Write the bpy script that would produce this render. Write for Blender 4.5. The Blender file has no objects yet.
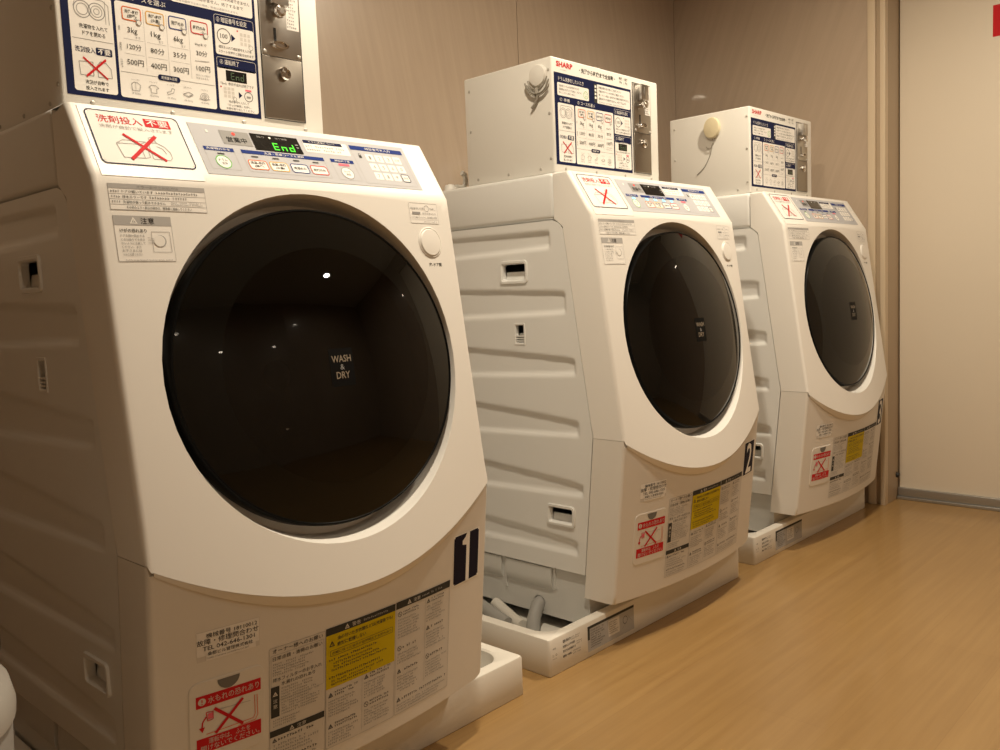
import bpy, math, random
from mathutils import Vector, Matrix
SC_ = bpy.context.scene
COL = SC_.collection

# ------------------------------------------------------------------ camera, world, lights, exposure
CAM_POS = Vector((-0.50376, -1.21090, 0.86972))
CAM_R = Vector((0.68091652, -0.73120888, -0.04106417))
CAM_U = Vector((0.09556413, 0.03311995, 0.99487214))
CAM_F = Vector((0.7260993, 0.68134914, -0.09242926))
cam_data = bpy.data.cameras.new('camera')
cam_data.sensor_width = 36.0
cam_data.lens = 875.15 / 1000 * 36
cam_data.clip_start = 0.02
cam = bpy.data.objects.new('camera', cam_data)
COL.objects.link(cam)
m = Matrix.Identity(4)
for i in range(3):
    m[i][0], m[i][1], m[i][2], m[i][3] = CAM_R[i], CAM_U[i], -CAM_F[i], CAM_POS[i]
cam.matrix_world = m
SC_.camera = cam

SC_.view_settings.view_transform = 'Standard'
SC_.view_settings.look = 'None'
SC_.view_settings.gamma = 1.0
SC_.view_settings.exposure = 0.0
SC_.view_settings.use_curve_mapping = False
try:
    SC_.cycles.use_denoising = True
    SC_.cycles.max_bounces = 8
    SC_.cycles.diffuse_bounces = 5
    SC_.cycles.sample_clamp_indirect = 8.0
except Exception:
    pass

world = bpy.data.worlds.new('world')
SC_.world = world
world.use_nodes = True
world.node_tree.nodes['Background'].inputs[0].default_value = (0.05, 0.045, 0.04, 1)
world.node_tree.nodes['Background'].inputs[1].default_value = 0.2

LAMP_COLOR = (1.0, 0.86, 0.66)
CEIL_Z = 2.25
# x, y, watts of each recessed ceiling lamp
LAMPS = [(0.50, -0.40, 22.0), (1.78, -0.40, 23.0), (-0.20, -1.75, 4.5), (1.90, -1.75, 6.5)]

# ------------------------------------------------------------------ materials
def srgb(r, g, b):
    def f(c):
        c /= 255.0
        return c / 12.92 if c <= 0.04045 else ((c + 0.055) / 1.055) ** 2.4
    return (f(r), f(g), f(b), 1.0)

MATS = {}
def mat(name, color=(0.8, 0.8, 0.8, 1), rough=0.5, metal=0.0, coat=0.0, emit=None, strength=0.0, spec=0.5):
    if name in MATS:
        return MATS[name]
    mt = bpy.data.materials.new(name)
    mt.use_nodes = True
    b = mt.node_tree.nodes['Principled BSDF']
    c = tuple(color) if len(color) == 4 else tuple(color) + (1,)
    b.inputs['Base Color'].default_value = c
    b.inputs['Roughness'].default_value = rough
    b.inputs['Metallic'].default_value = metal
    b.inputs['Specular IOR Level'].default_value = spec
    b.inputs['Coat Weight'].default_value = coat
    b.inputs['Coat Roughness'].default_value = 0.06
    if emit:
        b.inputs['Emission Color'].default_value = tuple(emit) + (1,)
        b.inputs['Emission Strength'].default_value = strength
    MATS[name] = mt
    return mt

def noise_bump(mt, scale, strength, detail=2.0):
    nt = mt.node_tree
    b = nt.nodes['Principled BSDF']
    tc = nt.nodes.new('ShaderNodeTexCoord')
    n = nt.nodes.new('ShaderNodeTexNoise')
    n.inputs['Scale'].default_value = scale
    n.inputs['Detail'].default_value = detail
    bp = nt.nodes.new('ShaderNodeBump')
    bp.inputs['Strength'].default_value = strength
    bp.inputs['Distance'].default_value = 0.001
    nt.links.new(tc.outputs['Object'], n.inputs['Vector'])
    nt.links.new(n.outputs['Fac'], bp.inputs['Height'])
    nt.links.new(bp.outputs['Normal'], b.inputs['Normal'])

def streaky(name, c1, c2, scale_vec, rot, rough, coat, c3=None, planks=None):
    """two colours mixed by stretched noise: laminate grain, wood grain"""
    mt = mat(name, c1, rough, 0, coat)
    nt = mt.node_tree
    b = nt.nodes['Principled BSDF']
    tc = nt.nodes.new('ShaderNodeTexCoord')
    mp = nt.nodes.new('ShaderNodeMapping')
    mp.inputs['Rotation'].default_value = rot
    mp2 = nt.nodes.new('ShaderNodeMapping')
    mp2.inputs['Scale'].default_value = scale_vec
    nt.links.new(tc.outputs['Object'], mp.inputs['Vector'])
    nt.links.new(mp.outputs['Vector'], mp2.inputs['Vector'])
    n = nt.nodes.new('ShaderNodeTexNoise')
    n.inputs['Scale'].default_value = 1.0
    n.inputs['Detail'].default_value = 5.0
    n.inputs['Roughness'].default_value = 0.6
    nt.links.new(mp2.outputs['Vector'], n.inputs['Vector'])
    r = nt.nodes.new('ShaderNodeValToRGB')
    r.color_ramp.elements[0].position = 0.32
    r.color_ramp.elements[1].position = 0.68
    r.color_ramp.elements[0].color = c1
    r.color_ramp.elements[1].color = c2
    nt.links.new(n.outputs['Fac'], r.inputs['Fac'])
    out = r.outputs['Color']
    n2 = nt.nodes.new('ShaderNodeTexNoise')
    n2.inputs['Scale'].default_value = 1.6
    n2.inputs['Detail'].default_value = 3.0
    nt.links.new(tc.outputs['Object'], n2.inputs['Vector'])
    mx = nt.nodes.new('ShaderNodeMix')
    mx.data_type = 'RGBA'
    mx.blend_type = 'MULTIPLY'
    r2 = nt.nodes.new('ShaderNodeValToRGB')
    r2.color_ramp.elements[0].position = 0.3
    r2.color_ramp.elements[1].position = 0.7
    r2.color_ramp.elements[0].color = c3 or (0.9, 0.9, 0.9, 1)
    r2.color_ramp.elements[1].color = (1, 1, 1, 1)
    nt.links.new(n2.outputs['Fac'], r2.inputs['Fac'])
    mx.inputs['Factor'].default_value = 1.0
    nt.links.new(out, mx.inputs['A'])
    nt.links.new(r2.outputs['Color'], mx.inputs['B'])
    out = mx.outputs['Result']
    if planks:
        br = nt.nodes.new('ShaderNodeTexBrick')
        br.inputs['Scale'].default_value = 1.0
        br.inputs['Brick Width'].default_value = planks[0]
        br.inputs['Row Height'].default_value = planks[1]
        br.inputs['Mortar Size'].default_value = 0.0006
        br.inputs['Color1'].default_value = (1, 1, 1, 1)
        br.inputs['Color2'].default_value = (0.92, 0.91, 0.9, 1)
        br.inputs['Mortar'].default_value = (0.82, 0.78, 0.74, 1)
        nt.links.new(tc.outputs['Object'], br.inputs['Vector'])
        m3 = nt.nodes.new('ShaderNodeMix')
        m3.data_type = 'RGBA'
        m3.blend_type = 'MULTIPLY'
        m3.inputs['Factor'].default_value = 1.0
        nt.links.new(out, m3.inputs['A'])
        nt.links.new(br.outputs['Color'], m3.inputs['B'])
        out = m3.outputs['Result']
    nt.links.new(out, b.inputs['Base Color'])
    return mt

M_WHITE = mat('white_gloss_plastic', (0.80, 0.78, 0.74), 0.40, spec=0.4)
M_SIDE = mat('white_plastic_side_light', (0.755, 0.76, 0.745), 0.28)  # white plastic, with the cool light on the sides mixed into its colour
M_LOWER = mat('lower_plastic_shade_tint', (0.735, 0.705, 0.655), 0.42, spec=0.4)  # white plastic tinted beige, shade of the lower front put into the colour
M_BASE = mat('grey_base_plastic', (0.60, 0.60, 0.58), 0.5)
M_BOX = mat('painted_steel', (0.76, 0.745, 0.70), 0.35)
noise_bump(M_BOX, 900, 0.12)
M_PAN = mat('pan_plastic', (0.74, 0.71, 0.65), 0.5)
M_DARK = mat('dark_gap', (0.02, 0.02, 0.02), 0.7)
M_RIM = mat('black_door_rim', (0.005, 0.005, 0.005), 0.35, spec=0.06)
M_STEEL = mat('brushed_steel', (0.50, 0.48, 0.45), 0.3, 1.0)
M_STEEL2 = mat('dark_steel', (0.36, 0.33, 0.29), 0.34, 1.0)
M_CHROME = mat('chrome', (0.75, 0.73, 0.70), 0.12, 1.0)
M_HOSE = mat('grey_hose', (0.30, 0.295, 0.28), 0.55)
M_HOSE2 = mat('pale_hose', (0.60, 0.58, 0.53), 0.5)
M_SCREW = mat('screw_steel', (0.50, 0.48, 0.44), 0.35, 0.3)
M_IVORY = mat('ivory_plastic', (0.70, 0.62, 0.42), 0.4)
M_CORD = mat('grey_cord', (0.30, 0.28, 0.24), 0.5)
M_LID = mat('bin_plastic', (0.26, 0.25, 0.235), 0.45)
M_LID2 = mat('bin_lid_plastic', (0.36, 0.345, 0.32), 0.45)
# print colours
P = {
    'paper': mat('print_paper', (0.83, 0.81, 0.775), 0.4),
    'label': mat('print_label', (0.66, 0.63, 0.585), 0.5),
    'silver': mat('print_silver', (0.47, 0.475, 0.50), 0.5),
    'grey': mat('print_grey', (0.30, 0.295, 0.29), 0.5),
    'mid': mat('print_mid_grey', (0.42, 0.41, 0.40), 0.5),
    'dark': mat('print_dark', (0.055, 0.055, 0.05), 0.5),
    'black': mat('print_black', (0.005, 0.005, 0.005), 0.4),
    'navy': mat('print_navy', (0.010, 0.014, 0.055), 0.5),
    'blue': mat('print_blue', (0.014, 0.035, 0.19), 0.5),
    'red': mat('print_red', (0.58, 0.02, 0.025), 0.4),
    'orange': mat('print_orange', (0.72, 0.16, 0.05), 0.4),
    'amber': mat('print_amber', (0.72, 0.42, 0.12), 0.4),
    'yellow': mat('print_yellow', (0.60, 0.47, 0.012), 0.45),
    'green': mat('print_green', (0.16, 0.48, 0.12), 0.4),
    'pink': mat('print_pink', (0.80, 0.16, 0.22), 0.4),
    'white': mat('print_white', (0.80, 0.78, 0.74), 0.4),
    'screen': mat('screen_black', (0.012, 0.012, 0.012), 0.12),
    'lit_green': mat('lit_green_led', (0.05, 0.3, 0.02), 0.4, emit=(0.10, 1.0, 0.05), strength=0.9),
    'lit_red': mat('lit_red_led', (0.4, 0.03, 0.02), 0.4, emit=(1.0, 0.10, 0.07), strength=0.8),
    'lit_cyan': mat('lit_cyan_led', (0.2, 0.5, 0.6), 0.4, emit=(0.35, 0.95, 1.0), strength=1.1),
    'off_led': mat('unlit_led', (0.20, 0.20, 0.21), 0.4),
    'printed_green': mat('printed_display_green', (0.13, 0.20, 0.12), 0.4),
    'plate': mat('number_black', (0.012, 0.011, 0.026), 0.45),
    'emblem': mat('emblem_bronze', (0.30, 0.25, 0.19), 0.4),
}
for _m in P.values():
    _m.node_tree.nodes['Principled BSDF'].inputs['Specular IOR Level'].default_value = 0.08
    _m.node_tree.nodes['Principled BSDF'].inputs['Roughness'].default_value = 0.55
P['screen'].node_tree.nodes['Principled BSDF'].inputs['Specular IOR Level'].default_value = 0.5
P['screen'].node_tree.nodes['Principled BSDF'].inputs['Roughness'].default_value = 0.12

def glass_mat():
    mt = bpy.data.materials.new('tinted_door_glass')
    mt.use_nodes = True
    nt = mt.node_tree
    nt.nodes.remove(nt.nodes['Principled BSDF'])
    out = nt.nodes['Material Output']
    fr = nt.nodes.new('ShaderNodeFresnel')
    fr.inputs['IOR'].default_value = 1.5
    tr = nt.nodes.new('ShaderNodeBsdfTransparent')
    tr.inputs['Color'].default_value = (0.08, 0.07, 0.06, 1)
    gl = nt.nodes.new('ShaderNodeBsdfGlossy')
    gl.inputs['Roughness'].default_value = 0.015
    gl.inputs['Color'].default_value = (0.74, 0.74, 0.74, 1)
    mx = nt.nodes.new('ShaderNodeMixShader')
    nt.links.new(fr.outputs[0], mx.inputs[0])
    nt.links.new(tr.outputs[0], mx.inputs[1])
    nt.links.new(gl.outputs[0], mx.inputs[2])
    nt.links.new(mx.outputs[0], out.inputs['Surface'])
    return mt
M_GLASS = glass_mat()
M_GLASSB = mat('black_glass_border', (0.003, 0.003, 0.0025), 0.02, spec=0.32)
M_DRUM = mat('drum_steel', (0.45, 0.43, 0.40), 0.3, 0.9)

# ------------------------------------------------------------------ mesh builder
class MB:
    def __init__(self):
        self.v, self.f, self.m = [], [], []
    def quad(self, pts, mi=0):
        b = len(self.v)
        self.v += [tuple(p) for p in pts]
        self.f.append(tuple(range(b, b + len(pts))))
        self.m.append(mi)
    def grid(self, rows, mi=0, closed=False, flip=False):
        """rows: list of equal-length lists of points"""
        b = len(self.v)
        n = len(rows[0])
        for r in rows:
            self.v += [tuple(p) for p in r]
        for i in range(len(rows) - 1):
            for j in range(n if closed else n - 1):
                k = (j + 1) % n
                q = (b + i * n + j, b + i * n + k, b + (i + 1) * n + k, b + (i + 1) * n + j)
                self.f.append(q[::-1] if flip else q)
                self.m.append(mi)
    def fan(self, ring, mi=0, flip=False):
        b = len(self.v)
        self.v += [tuple(p) for p in ring]
        q = tuple(range(b, b + len(ring)))
        self.f.append(q[::-1] if flip else q)
        self.m.append(mi)
    def box(self, x0, y0, z0, x1, y1, z1, mi=0):
        c = [(x0, y0, z0), (x1, y0, z0), (x1, y1, z0), (x0, y1, z0), (x0, y0, z1), (x1, y0, z1), (x1, y1, z1), (x0, y1, z1)]
        b = len(self.v)
        self.v += c
        for q in ((0, 3, 2, 1), (4, 5, 6, 7), (0, 1, 5, 4), (1, 2, 6, 5), (2, 3, 7, 6), (3, 0, 4, 7)):
            self.f.append(tuple(b + i for i in q))
            self.m.append(mi)
    def tube(self, pts, r, mi=0, seg=10, caps=True):
        pts = [Vector(p) for p in pts]
        rs = r if isinstance(r, (list, tuple)) else [r] * len(pts)
        rows = []
        up = Vector((0, 0, 1))
        prev = None
        for i, p in enumerate(pts):
            t = (pts[min(i + 1, len(pts) - 1)] - pts[max(i - 1, 0)]).normalized()
            if prev is None:
                a = t.cross(up)
                if a.length < 1e-3:
                    a = t.cross(Vector((1, 0, 0)))
                a.normalize()
            else:
                a = (prev - t * prev.dot(t)).normalized()
            prev = a
            c = t.cross(a)
            rows.append([p + a * (rs[i] * math.cos(2 * math.pi * k / seg)) + c * (rs[i] * math.sin(2 * math.pi * k / seg)) for k in range(seg)])
        self.grid(rows, mi, closed=True)
        if caps:
            self.fan(rows[0], mi)
            self.fan(rows[-1], mi, True)
    def lathe(self, prof, origin, axis, mi=0, seg=32, cap=True):
        """prof: list of (radius, height along axis)"""
        o = Vector(origin)
        ax = Vector(axis).normalized()
        a = ax.cross(Vector((0, 0, 1)))
        if a.length < 1e-3:
            a = ax.cross(Vector((1, 0, 0)))
        a.normalize()
        c = ax.cross(a)
        rows = [[o + ax * h + a * (r * math.cos(2 * math.pi * k / seg)) + c * (r * math.sin(2 * math.pi * k / seg)) for k in range(seg)] for r, h in prof]
        self.grid(rows, mi, closed=True, flip=True)
        if cap:
            self.fan(rows[0], mi)
            self.fan(rows[-1], mi, True)
    def build(self, name, mats, parent=None, origin=(0, 0, 0), bevel=0.0, sharp=32, weld=False):
        me = bpy.data.meshes.new(name)
        o = Vector(origin)
        me.from_pydata([tuple(Vector(p) - o) for p in self.v], [], self.f)
        for mt in (mats if isinstance(mats, (list, tuple)) else [mats]):
            me.materials.append(mt)
        me.polygons.foreach_set('material_index', self.m)
        me.validate()
        if weld:
            import bmesh
            bm = bmesh.new()
            bm.from_mesh(me)
            bmesh.ops.remove_doubles(bm, verts=bm.verts, dist=0.00008)
            bmesh.ops.recalc_face_normals(bm, faces=bm.faces)
            bm.to_mesh(me)
            bm.free()
        me.polygons.foreach_set('use_smooth', [True] * len(me.polygons))
        me.set_sharp_from_angle(angle=math.radians(sharp))
        me.update()
        ob = bpy.data.objects.new(name, me)
        COL.objects.link(ob)
        if parent:
            ob.parent = parent
        if bevel:
            bv = ob.modifiers.new('bevel', 'BEVEL')
            bv.width = bevel
            bv.segments = 3
            bv.limit_method = 'ANGLE'
            bv.angle_limit = math.radians(40)
            me.set_sharp_from_angle(angle=math.radians(180))
        return ob

def thing(name, label, cat, loc, rz=0.0, group=None):
    o = bpy.data.objects.new(name, None)
    COL.objects.link(o)
    o.location = loc
    o.rotation_euler = (0, 0, rz)
    o.empty_display_size = 0.05
    tag(o, label, cat, group)
    return o

def tag(o, label, cat, group=None):
    o['label'] = label
    o['category'] = cat
    if group:
        o['group'] = group

def struct(o):
    o['kind'] = 'structure'
    return o

def copy_tree(o, parent=None):
    c = o.copy()
    COL.objects.link(c)
    c.parent = parent
    for ch in list(o.children):
        copy_tree(ch, c)
    return c

# ------------------------------------------------------------------ printed sheets
_TXT = {}
def text_mesh(body, bold):
    key = (body, bold)
    if key not in _TXT:
        cu = bpy.data.curves.new('lettering', 'FONT')
        cu.body = body
        cu.resolution_u = 2
        cu.offset = bold
        ob = bpy.data.objects.new('lettering', cu)
        me = bpy.data.meshes.new_from_object(ob)
        vs = [(v.co.x, v.co.y) for v in me.vertices]
        fs = [tuple(p.vertices) for p in me.polygons]
        bpy.data.objects.remove(ob)
        bpy.data.curves.remove(cu)
        bpy.data.meshes.remove(me)
        _TXT[key] = (vs, fs)
    return _TXT[key]

class Sheet:
    """flat print laid out in (x, d), d growing downwards; mapped on a surface when built"""
    def __init__(self, off=0.0006):
        self.v, self.f, self.m, self.mats = [], [], [], []
        self.off = off
    def mi(self, name):
        if name not in self.mats:
            self.mats.append(name)
        return self.mats.index(name)
    def poly(self, pts, col, L):
        b = len(self.v)
        self.v += [(p[0], p[1], L) for p in pts]
        self.f.append(tuple(range(b, b + len(pts))))
        self.m.append(self.mi(col))
    def rect(self, x0, d0, x1, d1, col, L=1, step=0.02):
        n = max(1, int(abs(x1 - x0) / step + 0.5))
        k = max(1, int(abs(d1 - d0) / step + 0.5))
        for i in range(n):
            for j in range(k):
                xa, xb = x0 + (x1 - x0) * i / n, x0 + (x1 - x0) * (i + 1) / n
                da, db = d0 + (d1 - d0) * j / k, d0 + (d1 - d0) * (j + 1) / k
                self.poly([(xa, db), (xb, db), (xb, da), (xa, da)], col, L)
    def rr_pts(self, x0, d0, x1, d1, r, n=5, seg=8):
        pts = []
        for cx, cy, a0 in ((x1 - r, d1 - r, 0), (x0 + r, d1 - r, 90), (x0 + r, d0 + r, 180), (x1 - r, d0 + r, 270)):
            for i in range(n + 1):
                a = math.radians(a0 + 90 * i / n)
                pts.append((cx + r * math.cos(a), cy + r * math.sin(a)))
        out = []
        for i, p in enumerate(pts):
            q = pts[(i + 1) % len(pts)]
            k = 1 if i % (n + 1) != n else seg
            for j in range(k):
                out.append((p[0] + (q[0] - p[0]) * j / k, p[1] + (q[1] - p[1]) * j / k))
        return out[::-1]
    def rrect(self, x0, d0, x1, d1, r, col, L=1):
        self.poly(self.rr_pts(x0, d0, x1, d1, r), col, L)
    def ring(self, a, b, col, L):
        n = len(a)
        for i in range(n):
            j = (i + 1) % n
            self.poly([a[i], a[j], b[j], b[i]], col, L)
    def frame(self, x0, d0, x1, d1, r, w, col, L=1):
        self.ring(self.rr_pts(x0, d0, x1, d1, r), self.rr_pts(x0 + w, d0 + w, x1 - w, d1 - w, max(r - w, 0.0001)), col, L)
    def disc(self, x, d, r, col, L=1, n=20, ry=None):
        self.poly([(x + r * math.cos(-2 * math.pi * i / n), d + (ry or r) * math.sin(-2 * math.pi * i / n)) for i in range(n)], col, L)
    def circ(self, x, d, r, w, col, L=1, n=20, ry=None):
        ry = ry or r
        a = [(x + r * math.cos(-2 * math.pi * i / n), d + ry * math.sin(-2 * math.pi * i / n)) for i in range(n)]
        b = [(x + (r - w) * math.cos(-2 * math.pi * i / n), d + (ry - w) * math.sin(-2 * math.pi * i / n)) for i in range(n)]
        self.ring(a, b, col, L)
    def line(self, x0, d0, x1, d1, w, col, L=1):
        dx, dy = x1 - x0, d1 - d0
        l = math.hypot(dx, dy) or 1
        nx, ny = -dy / l * w / 2, dx / l * w / 2
        n = max(1, int(l / 0.03))
        for i in range(n):
            a, b = i / n, (i + 1) / n
            p, q = (x0 + dx * a, d0 + dy * a), (x0 + dx * b, d0 + dy * b)
            self.poly([(p[0] + nx, p[1] + ny), (q[0] + nx, q[1] + ny), (q[0] - nx, q[1] - ny), (p[0] - nx, p[1] - ny)], col, L)
    def path(self, pts, w, col, L=1):
        for a, b in zip(pts, pts[1:]):
            self.line(a[0], a[1], b[0], b[1], w, col, L)
    def tri(self, x, d, s, w, col, L=1):
        a = [(x, d - s), (x - s, d + s * 0.75), (x + s, d + s * 0.75)]
        c = (x, d + s * 0.2)
        f = max(0.0, 1 - w / s * 2.2)
        b = [(c[0] + (p[0] - c[0]) * f, c[1] + (p[1] - c[1]) * f) for p in a]
        self.ring(a, b, col, L)
        self.rect(x - w * .4, d - s * .25, x + w * .4, d + s * .4, col, L)
    def text(self, body, x0, d0, x1, d1, col, L=2, bold=0.0):
        vs, fs = text_mesh(body, bold)
        if not vs:
            return
        ax, bx = min(v[0] for v in vs), max(v[0] for v in vs)
        ay, by = min(v[1] for v in vs), max(v[1] for v in vs)
        b = len(self.v)
        self.v += [(x0 + (v[0] - ax) / (bx - ax) * (x1 - x0), d1 - (v[1] - ay) / (by - ay) * (d1 - d0), L) for v in vs]
        mi = self.mi(col)
        for f in fs:
            self.f.append(tuple(b + i for i in f))
            self.m.append(mi)
    def micro(self, x0, d0, x1, d1, rows, col, L=2, seed=1, ragged=0.35):
        """rows of print too fine to read"""
        rnd = random.Random(seed)
        rh = (d1 - d0) / rows
        g = min(rh * 0.62, 0.0043)
        for r in range(rows):
            d = d0 + r * rh + (rh - g) * 0.5
            xe = x1 - (x1 - x0) * rnd.random() * ragged
            x = x0
            while x + g < xe:
                if rnd.random() < 0.93:
                    w = g * rnd.uniform(0.55, 0.85)
                    if rnd.random() < 0.5:
                        self.poly([(x, d + g * .28), (x + w, d + g * .28), (x + w, d), (x, d)], col, L)
                        self.poly([(x + w * .3, d + g), (x + w * .65, d + g), (x + w * .65, d + g * .28), (x + w * .3, d + g * .28)], col, L)
                    else:
                        self.poly([(x, d + g), (x + w * .36, d + g), (x + w * .36, d + g * .1), (x, d + g * .1)], col, L)
                        self.poly([(x + w * .36, d + g * .75), (x + w, d + g * .75), (x + w, d + g * .4), (x + w * .36, d + g * .4)], col, L)
                x += g * 1.12
    def build(self, name, surf, parent, origin=(0, 0, 0), layer=0.00025):
        """surf(x, d) -> (point, outward normal)"""
        mb = MB()
        for x, d, L in self.v:
            p, n = surf(x, d)
            mb.v.append(tuple(p + n * (self.off + layer * L)))
        mb.f, mb.m = self.f, self.m
        ob = mb.build(name, [P[c] for c in self.mats], parent, origin, sharp=180)
        return ob

# ------------------------------------------------------------------ room shell
BACK_Y, RIGHT_X, FRONT_Y, LEFT_X = 0.87, 2.905, -2.6, -2.2
DOOR_X = 3.04
JAMB_Y = -0.020

M_WALL = streaky('beige_laminate', (0.455, 0.362, 0.278, 1), (0.505, 0.406, 0.314, 1), (46, 46, 2.2), (0.0, math.radians(12), 0), 0.32, 0.7, (0.93, 0.92, 0.91, 1))
M_WALL2 = streaky('beige_laminate_side', (0.48, 0.382, 0.292, 1), (0.53, 0.427, 0.328, 1), (40, 40, 2.2), (math.radians(-22), 0, 0), 0.32, 0.7, (0.93, 0.92, 0.91, 1))
M_FLOOR = streaky('wood_vinyl_floor', (0.315, 0.188, 0.070, 1), (0.375, 0.233, 0.091, 1), (2.2, 50, 1), (0, 0, 0), 0.3, 0.2, (0.90, 0.88, 0.86, 1), (1.1, 0.18))
M_PAINT = mat('warm_white_paint', (0.70, 0.66, 0.60), 0.6)
M_DOOR = mat('door_white_paint', (0.74, 0.665, 0.55), 0.42)
noise_bump(M_DOOR, 120, 0.08)
for _m in (M_WALL, M_WALL2):
    _m.node_tree.nodes['Principled BSDF'].inputs['Coat Roughness'].default_value = 0.022
    _m.node_tree.nodes['Principled BSDF'].inputs['Coat Weight'].default_value = 1.0
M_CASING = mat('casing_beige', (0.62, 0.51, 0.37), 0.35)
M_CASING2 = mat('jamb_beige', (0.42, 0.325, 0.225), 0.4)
M_ALU = mat('threshold_aluminium', (0.42, 0.41, 0.39), 0.4, 0.8)

fl = MB()
fl.box(LEFT_X, FRONT_Y, -0.05, DOOR_X + 0.3, BACK_Y + 0.05, 0.0)
struct(fl.build('floor', M_FLOOR))
cl = MB()
cl.box(LEFT_X, FRONT_Y, CEIL_Z, DOOR_X + 0.3, BACK_Y + 0.05, CEIL_Z + 0.05)
struct(cl.build('ceiling', M_PAINT))
wb = MB()
for a, b in zip([LEFT_X, -1.05, -0.075, 0.900, 1.875], [-1.05, -0.075, 0.900, 1.875, RIGHT_X]):
    wb.box(a + 0.0013, BACK_Y, 0.0, b - 0.0013, BACK_Y + 0.02, CEIL_Z)
wb.box(LEFT_X, BACK_Y + 0.012, 0.0, RIGHT_X, BACK_Y + 0.04, CEIL_Z, 1)
struct(wb.build('wall_back', [M_WALL, M_DARK]))
wr = MB()
wr.box(RIGHT_X, 0.046, 0.0, RIGHT_X + 0.10, BACK_Y, CEIL_Z)
wr.box(DOOR_X, -1.0, 2.06, DOOR_X + 0.1, 0.05, CEIL_Z)
wr.box(DOOR_X, FRONT_Y, 0.0, DOOR_X + 0.1, -1.0, CEIL_Z)
struct(wr.build('wall_right', M_WALL2))
wl = MB()
wl.box(LEFT_X - 0.05, FRONT_Y, 0.0, LEFT_X, BACK_Y, CEIL_Z)
struct(wl.build('wall_left', M_WALL2))
wf = MB()
wf.box(LEFT_X, FRONT_Y - 0.05, 0.0, DOOR_X + 0.1, FRONT_Y, CEIL_Z)
struct(wf.build('wall_front', M_WALL))
# door casing beside the washers: three stepped strips and the reveal back to the door
tr = MB()
CX = RIGHT_X - 0.012
tr.box(CX, 0.016, 0.0, RIGHT_X + 0.10, 0.0435, CEIL_Z)
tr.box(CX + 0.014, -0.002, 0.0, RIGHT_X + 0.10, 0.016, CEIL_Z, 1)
tr.box(CX, JAMB_Y + 0.0, 0.0, RIGHT_X + 0.02, -0.002, CEIL_Z)
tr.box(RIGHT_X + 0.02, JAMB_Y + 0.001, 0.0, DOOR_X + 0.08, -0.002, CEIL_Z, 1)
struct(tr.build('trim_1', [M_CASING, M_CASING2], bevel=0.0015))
dr = MB()
dr.box(DOOR_X, -0.995, 0.043, DOOR_X + 0.04, JAMB_Y - 0.003, 2.05)
door1 = struct(dr.build('door_1', M_DOOR, bevel=0.002))
ds = MB()
ds.box(DOOR_X - 0.012, -0.995, 0.012, DOOR_X + 0.03, JAMB_Y - 0.001, 0.046)
ds.build('door_sweep', M_ALU, door1, bevel=0.003)
th = MB()
th.box(DOOR_X - 0.02, -0.995, 0.0, DOOR_X + 0.05, JAMB_Y, 0.012)
struct(th.build('trim_2', M_ALU, bevel=0.002))
db = MB()
db.lathe([(0.010, 0.0), (0.010, 0.006), (0.007, 0.011)], (RIGHT_X + 0.115, JAMB_Y + 0.001, 0.098), (0, -1, 0), seg=16)
bmp = db.build('door_bumper', M_DARK)
tag(bmp, 'small black rubber bumper low on the beige door jamb', 'bumper')

sg = Sheet(0.0)
sg.rect(0, 0, 0.12, 0.108, 'red', 0)
def sign_surf(x, d):
    return Vector((DOOR_X - 0.0008, -0.338 - x, 1.808 - d)), Vector((-1, 0, 0))
s = sg.build('door_sign', sign_surf, None)
tag(s, 'red rectangular sign on the white door at the top right', 'sign')

# ------------------------------------------------------------------ ceiling lamps
M_LAMP = mat('lamp_diffuser', (0.9, 0.85, 0.75), 0.4, emit=(1.0, 0.80, 0.55), strength=30.0)
M_TRIMW = mat('lamp_trim', (0.8, 0.78, 0.75), 0.4)
def ceiling_lamp(x, y, watts, label):
    t = thing('ceiling_lamp', label, 'ceiling lamp', (x, y, CEIL_Z), 0, 'recessed ceiling lamps over the laundry')
    b = MB()
    b.lathe([(0.048, -0.001), (0.062, -0.001), (0.060, -0.010), (0.048, -0.012)], (0, 0, 0), (0, 0, 1), seg=32, cap=False)
    b.build('trim_ring', M_TRIMW, t)
    d = MB()
    d.fan([(0.048 * math.cos(2 * math.pi * k / 32), 0.048 * math.sin(2 * math.pi * k / 32), -0.004) for k in range(32)], 0, True)
    d.build('diffuser', M_LAMP, t)
    ld = bpy.data.lights.new('lamp_light', 'AREA')
    ld.shape = 'DISK'
    ld.size = 0.09
    ld.energy = watts
    ld.color = LAMP_COLOR
    ld.spread = math.radians(170)
    lo = bpy.data.objects.new('lamp_light', ld)
    COL.objects.link(lo)
    lo.parent = t
    lo.location = (0, 0, -0.016)
for (x, y, w), lb in zip(LAMPS, ['round recessed ceiling lamp above the washer marked 1', 'round recessed ceiling lamp above the washer marked 3',
                                 'round recessed ceiling lamp over the open floor near the camera', 'round recessed ceiling lamp over the open floor near the door']):
    ceiling_lamp(x, y, w, lb)

# ------------------------------------------------------------------ washer geometry
W, XC = 0.664, 0.332
A_B, A_C, A_D = 1.0116, 0.1397, 0.105
Z_F, Z_S, Y_D, K_D = 1.0506, 0.5148, -0.0725, 0.325
H_B = 0.1286
BOT_H = 0.3896
XD, HD = 0.338, 0.288           # door centre on the inclined front
RA, RB = 0.279, 0.280           # recess mouth
DA, DB = 0.269, 0.256           # door rim

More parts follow.
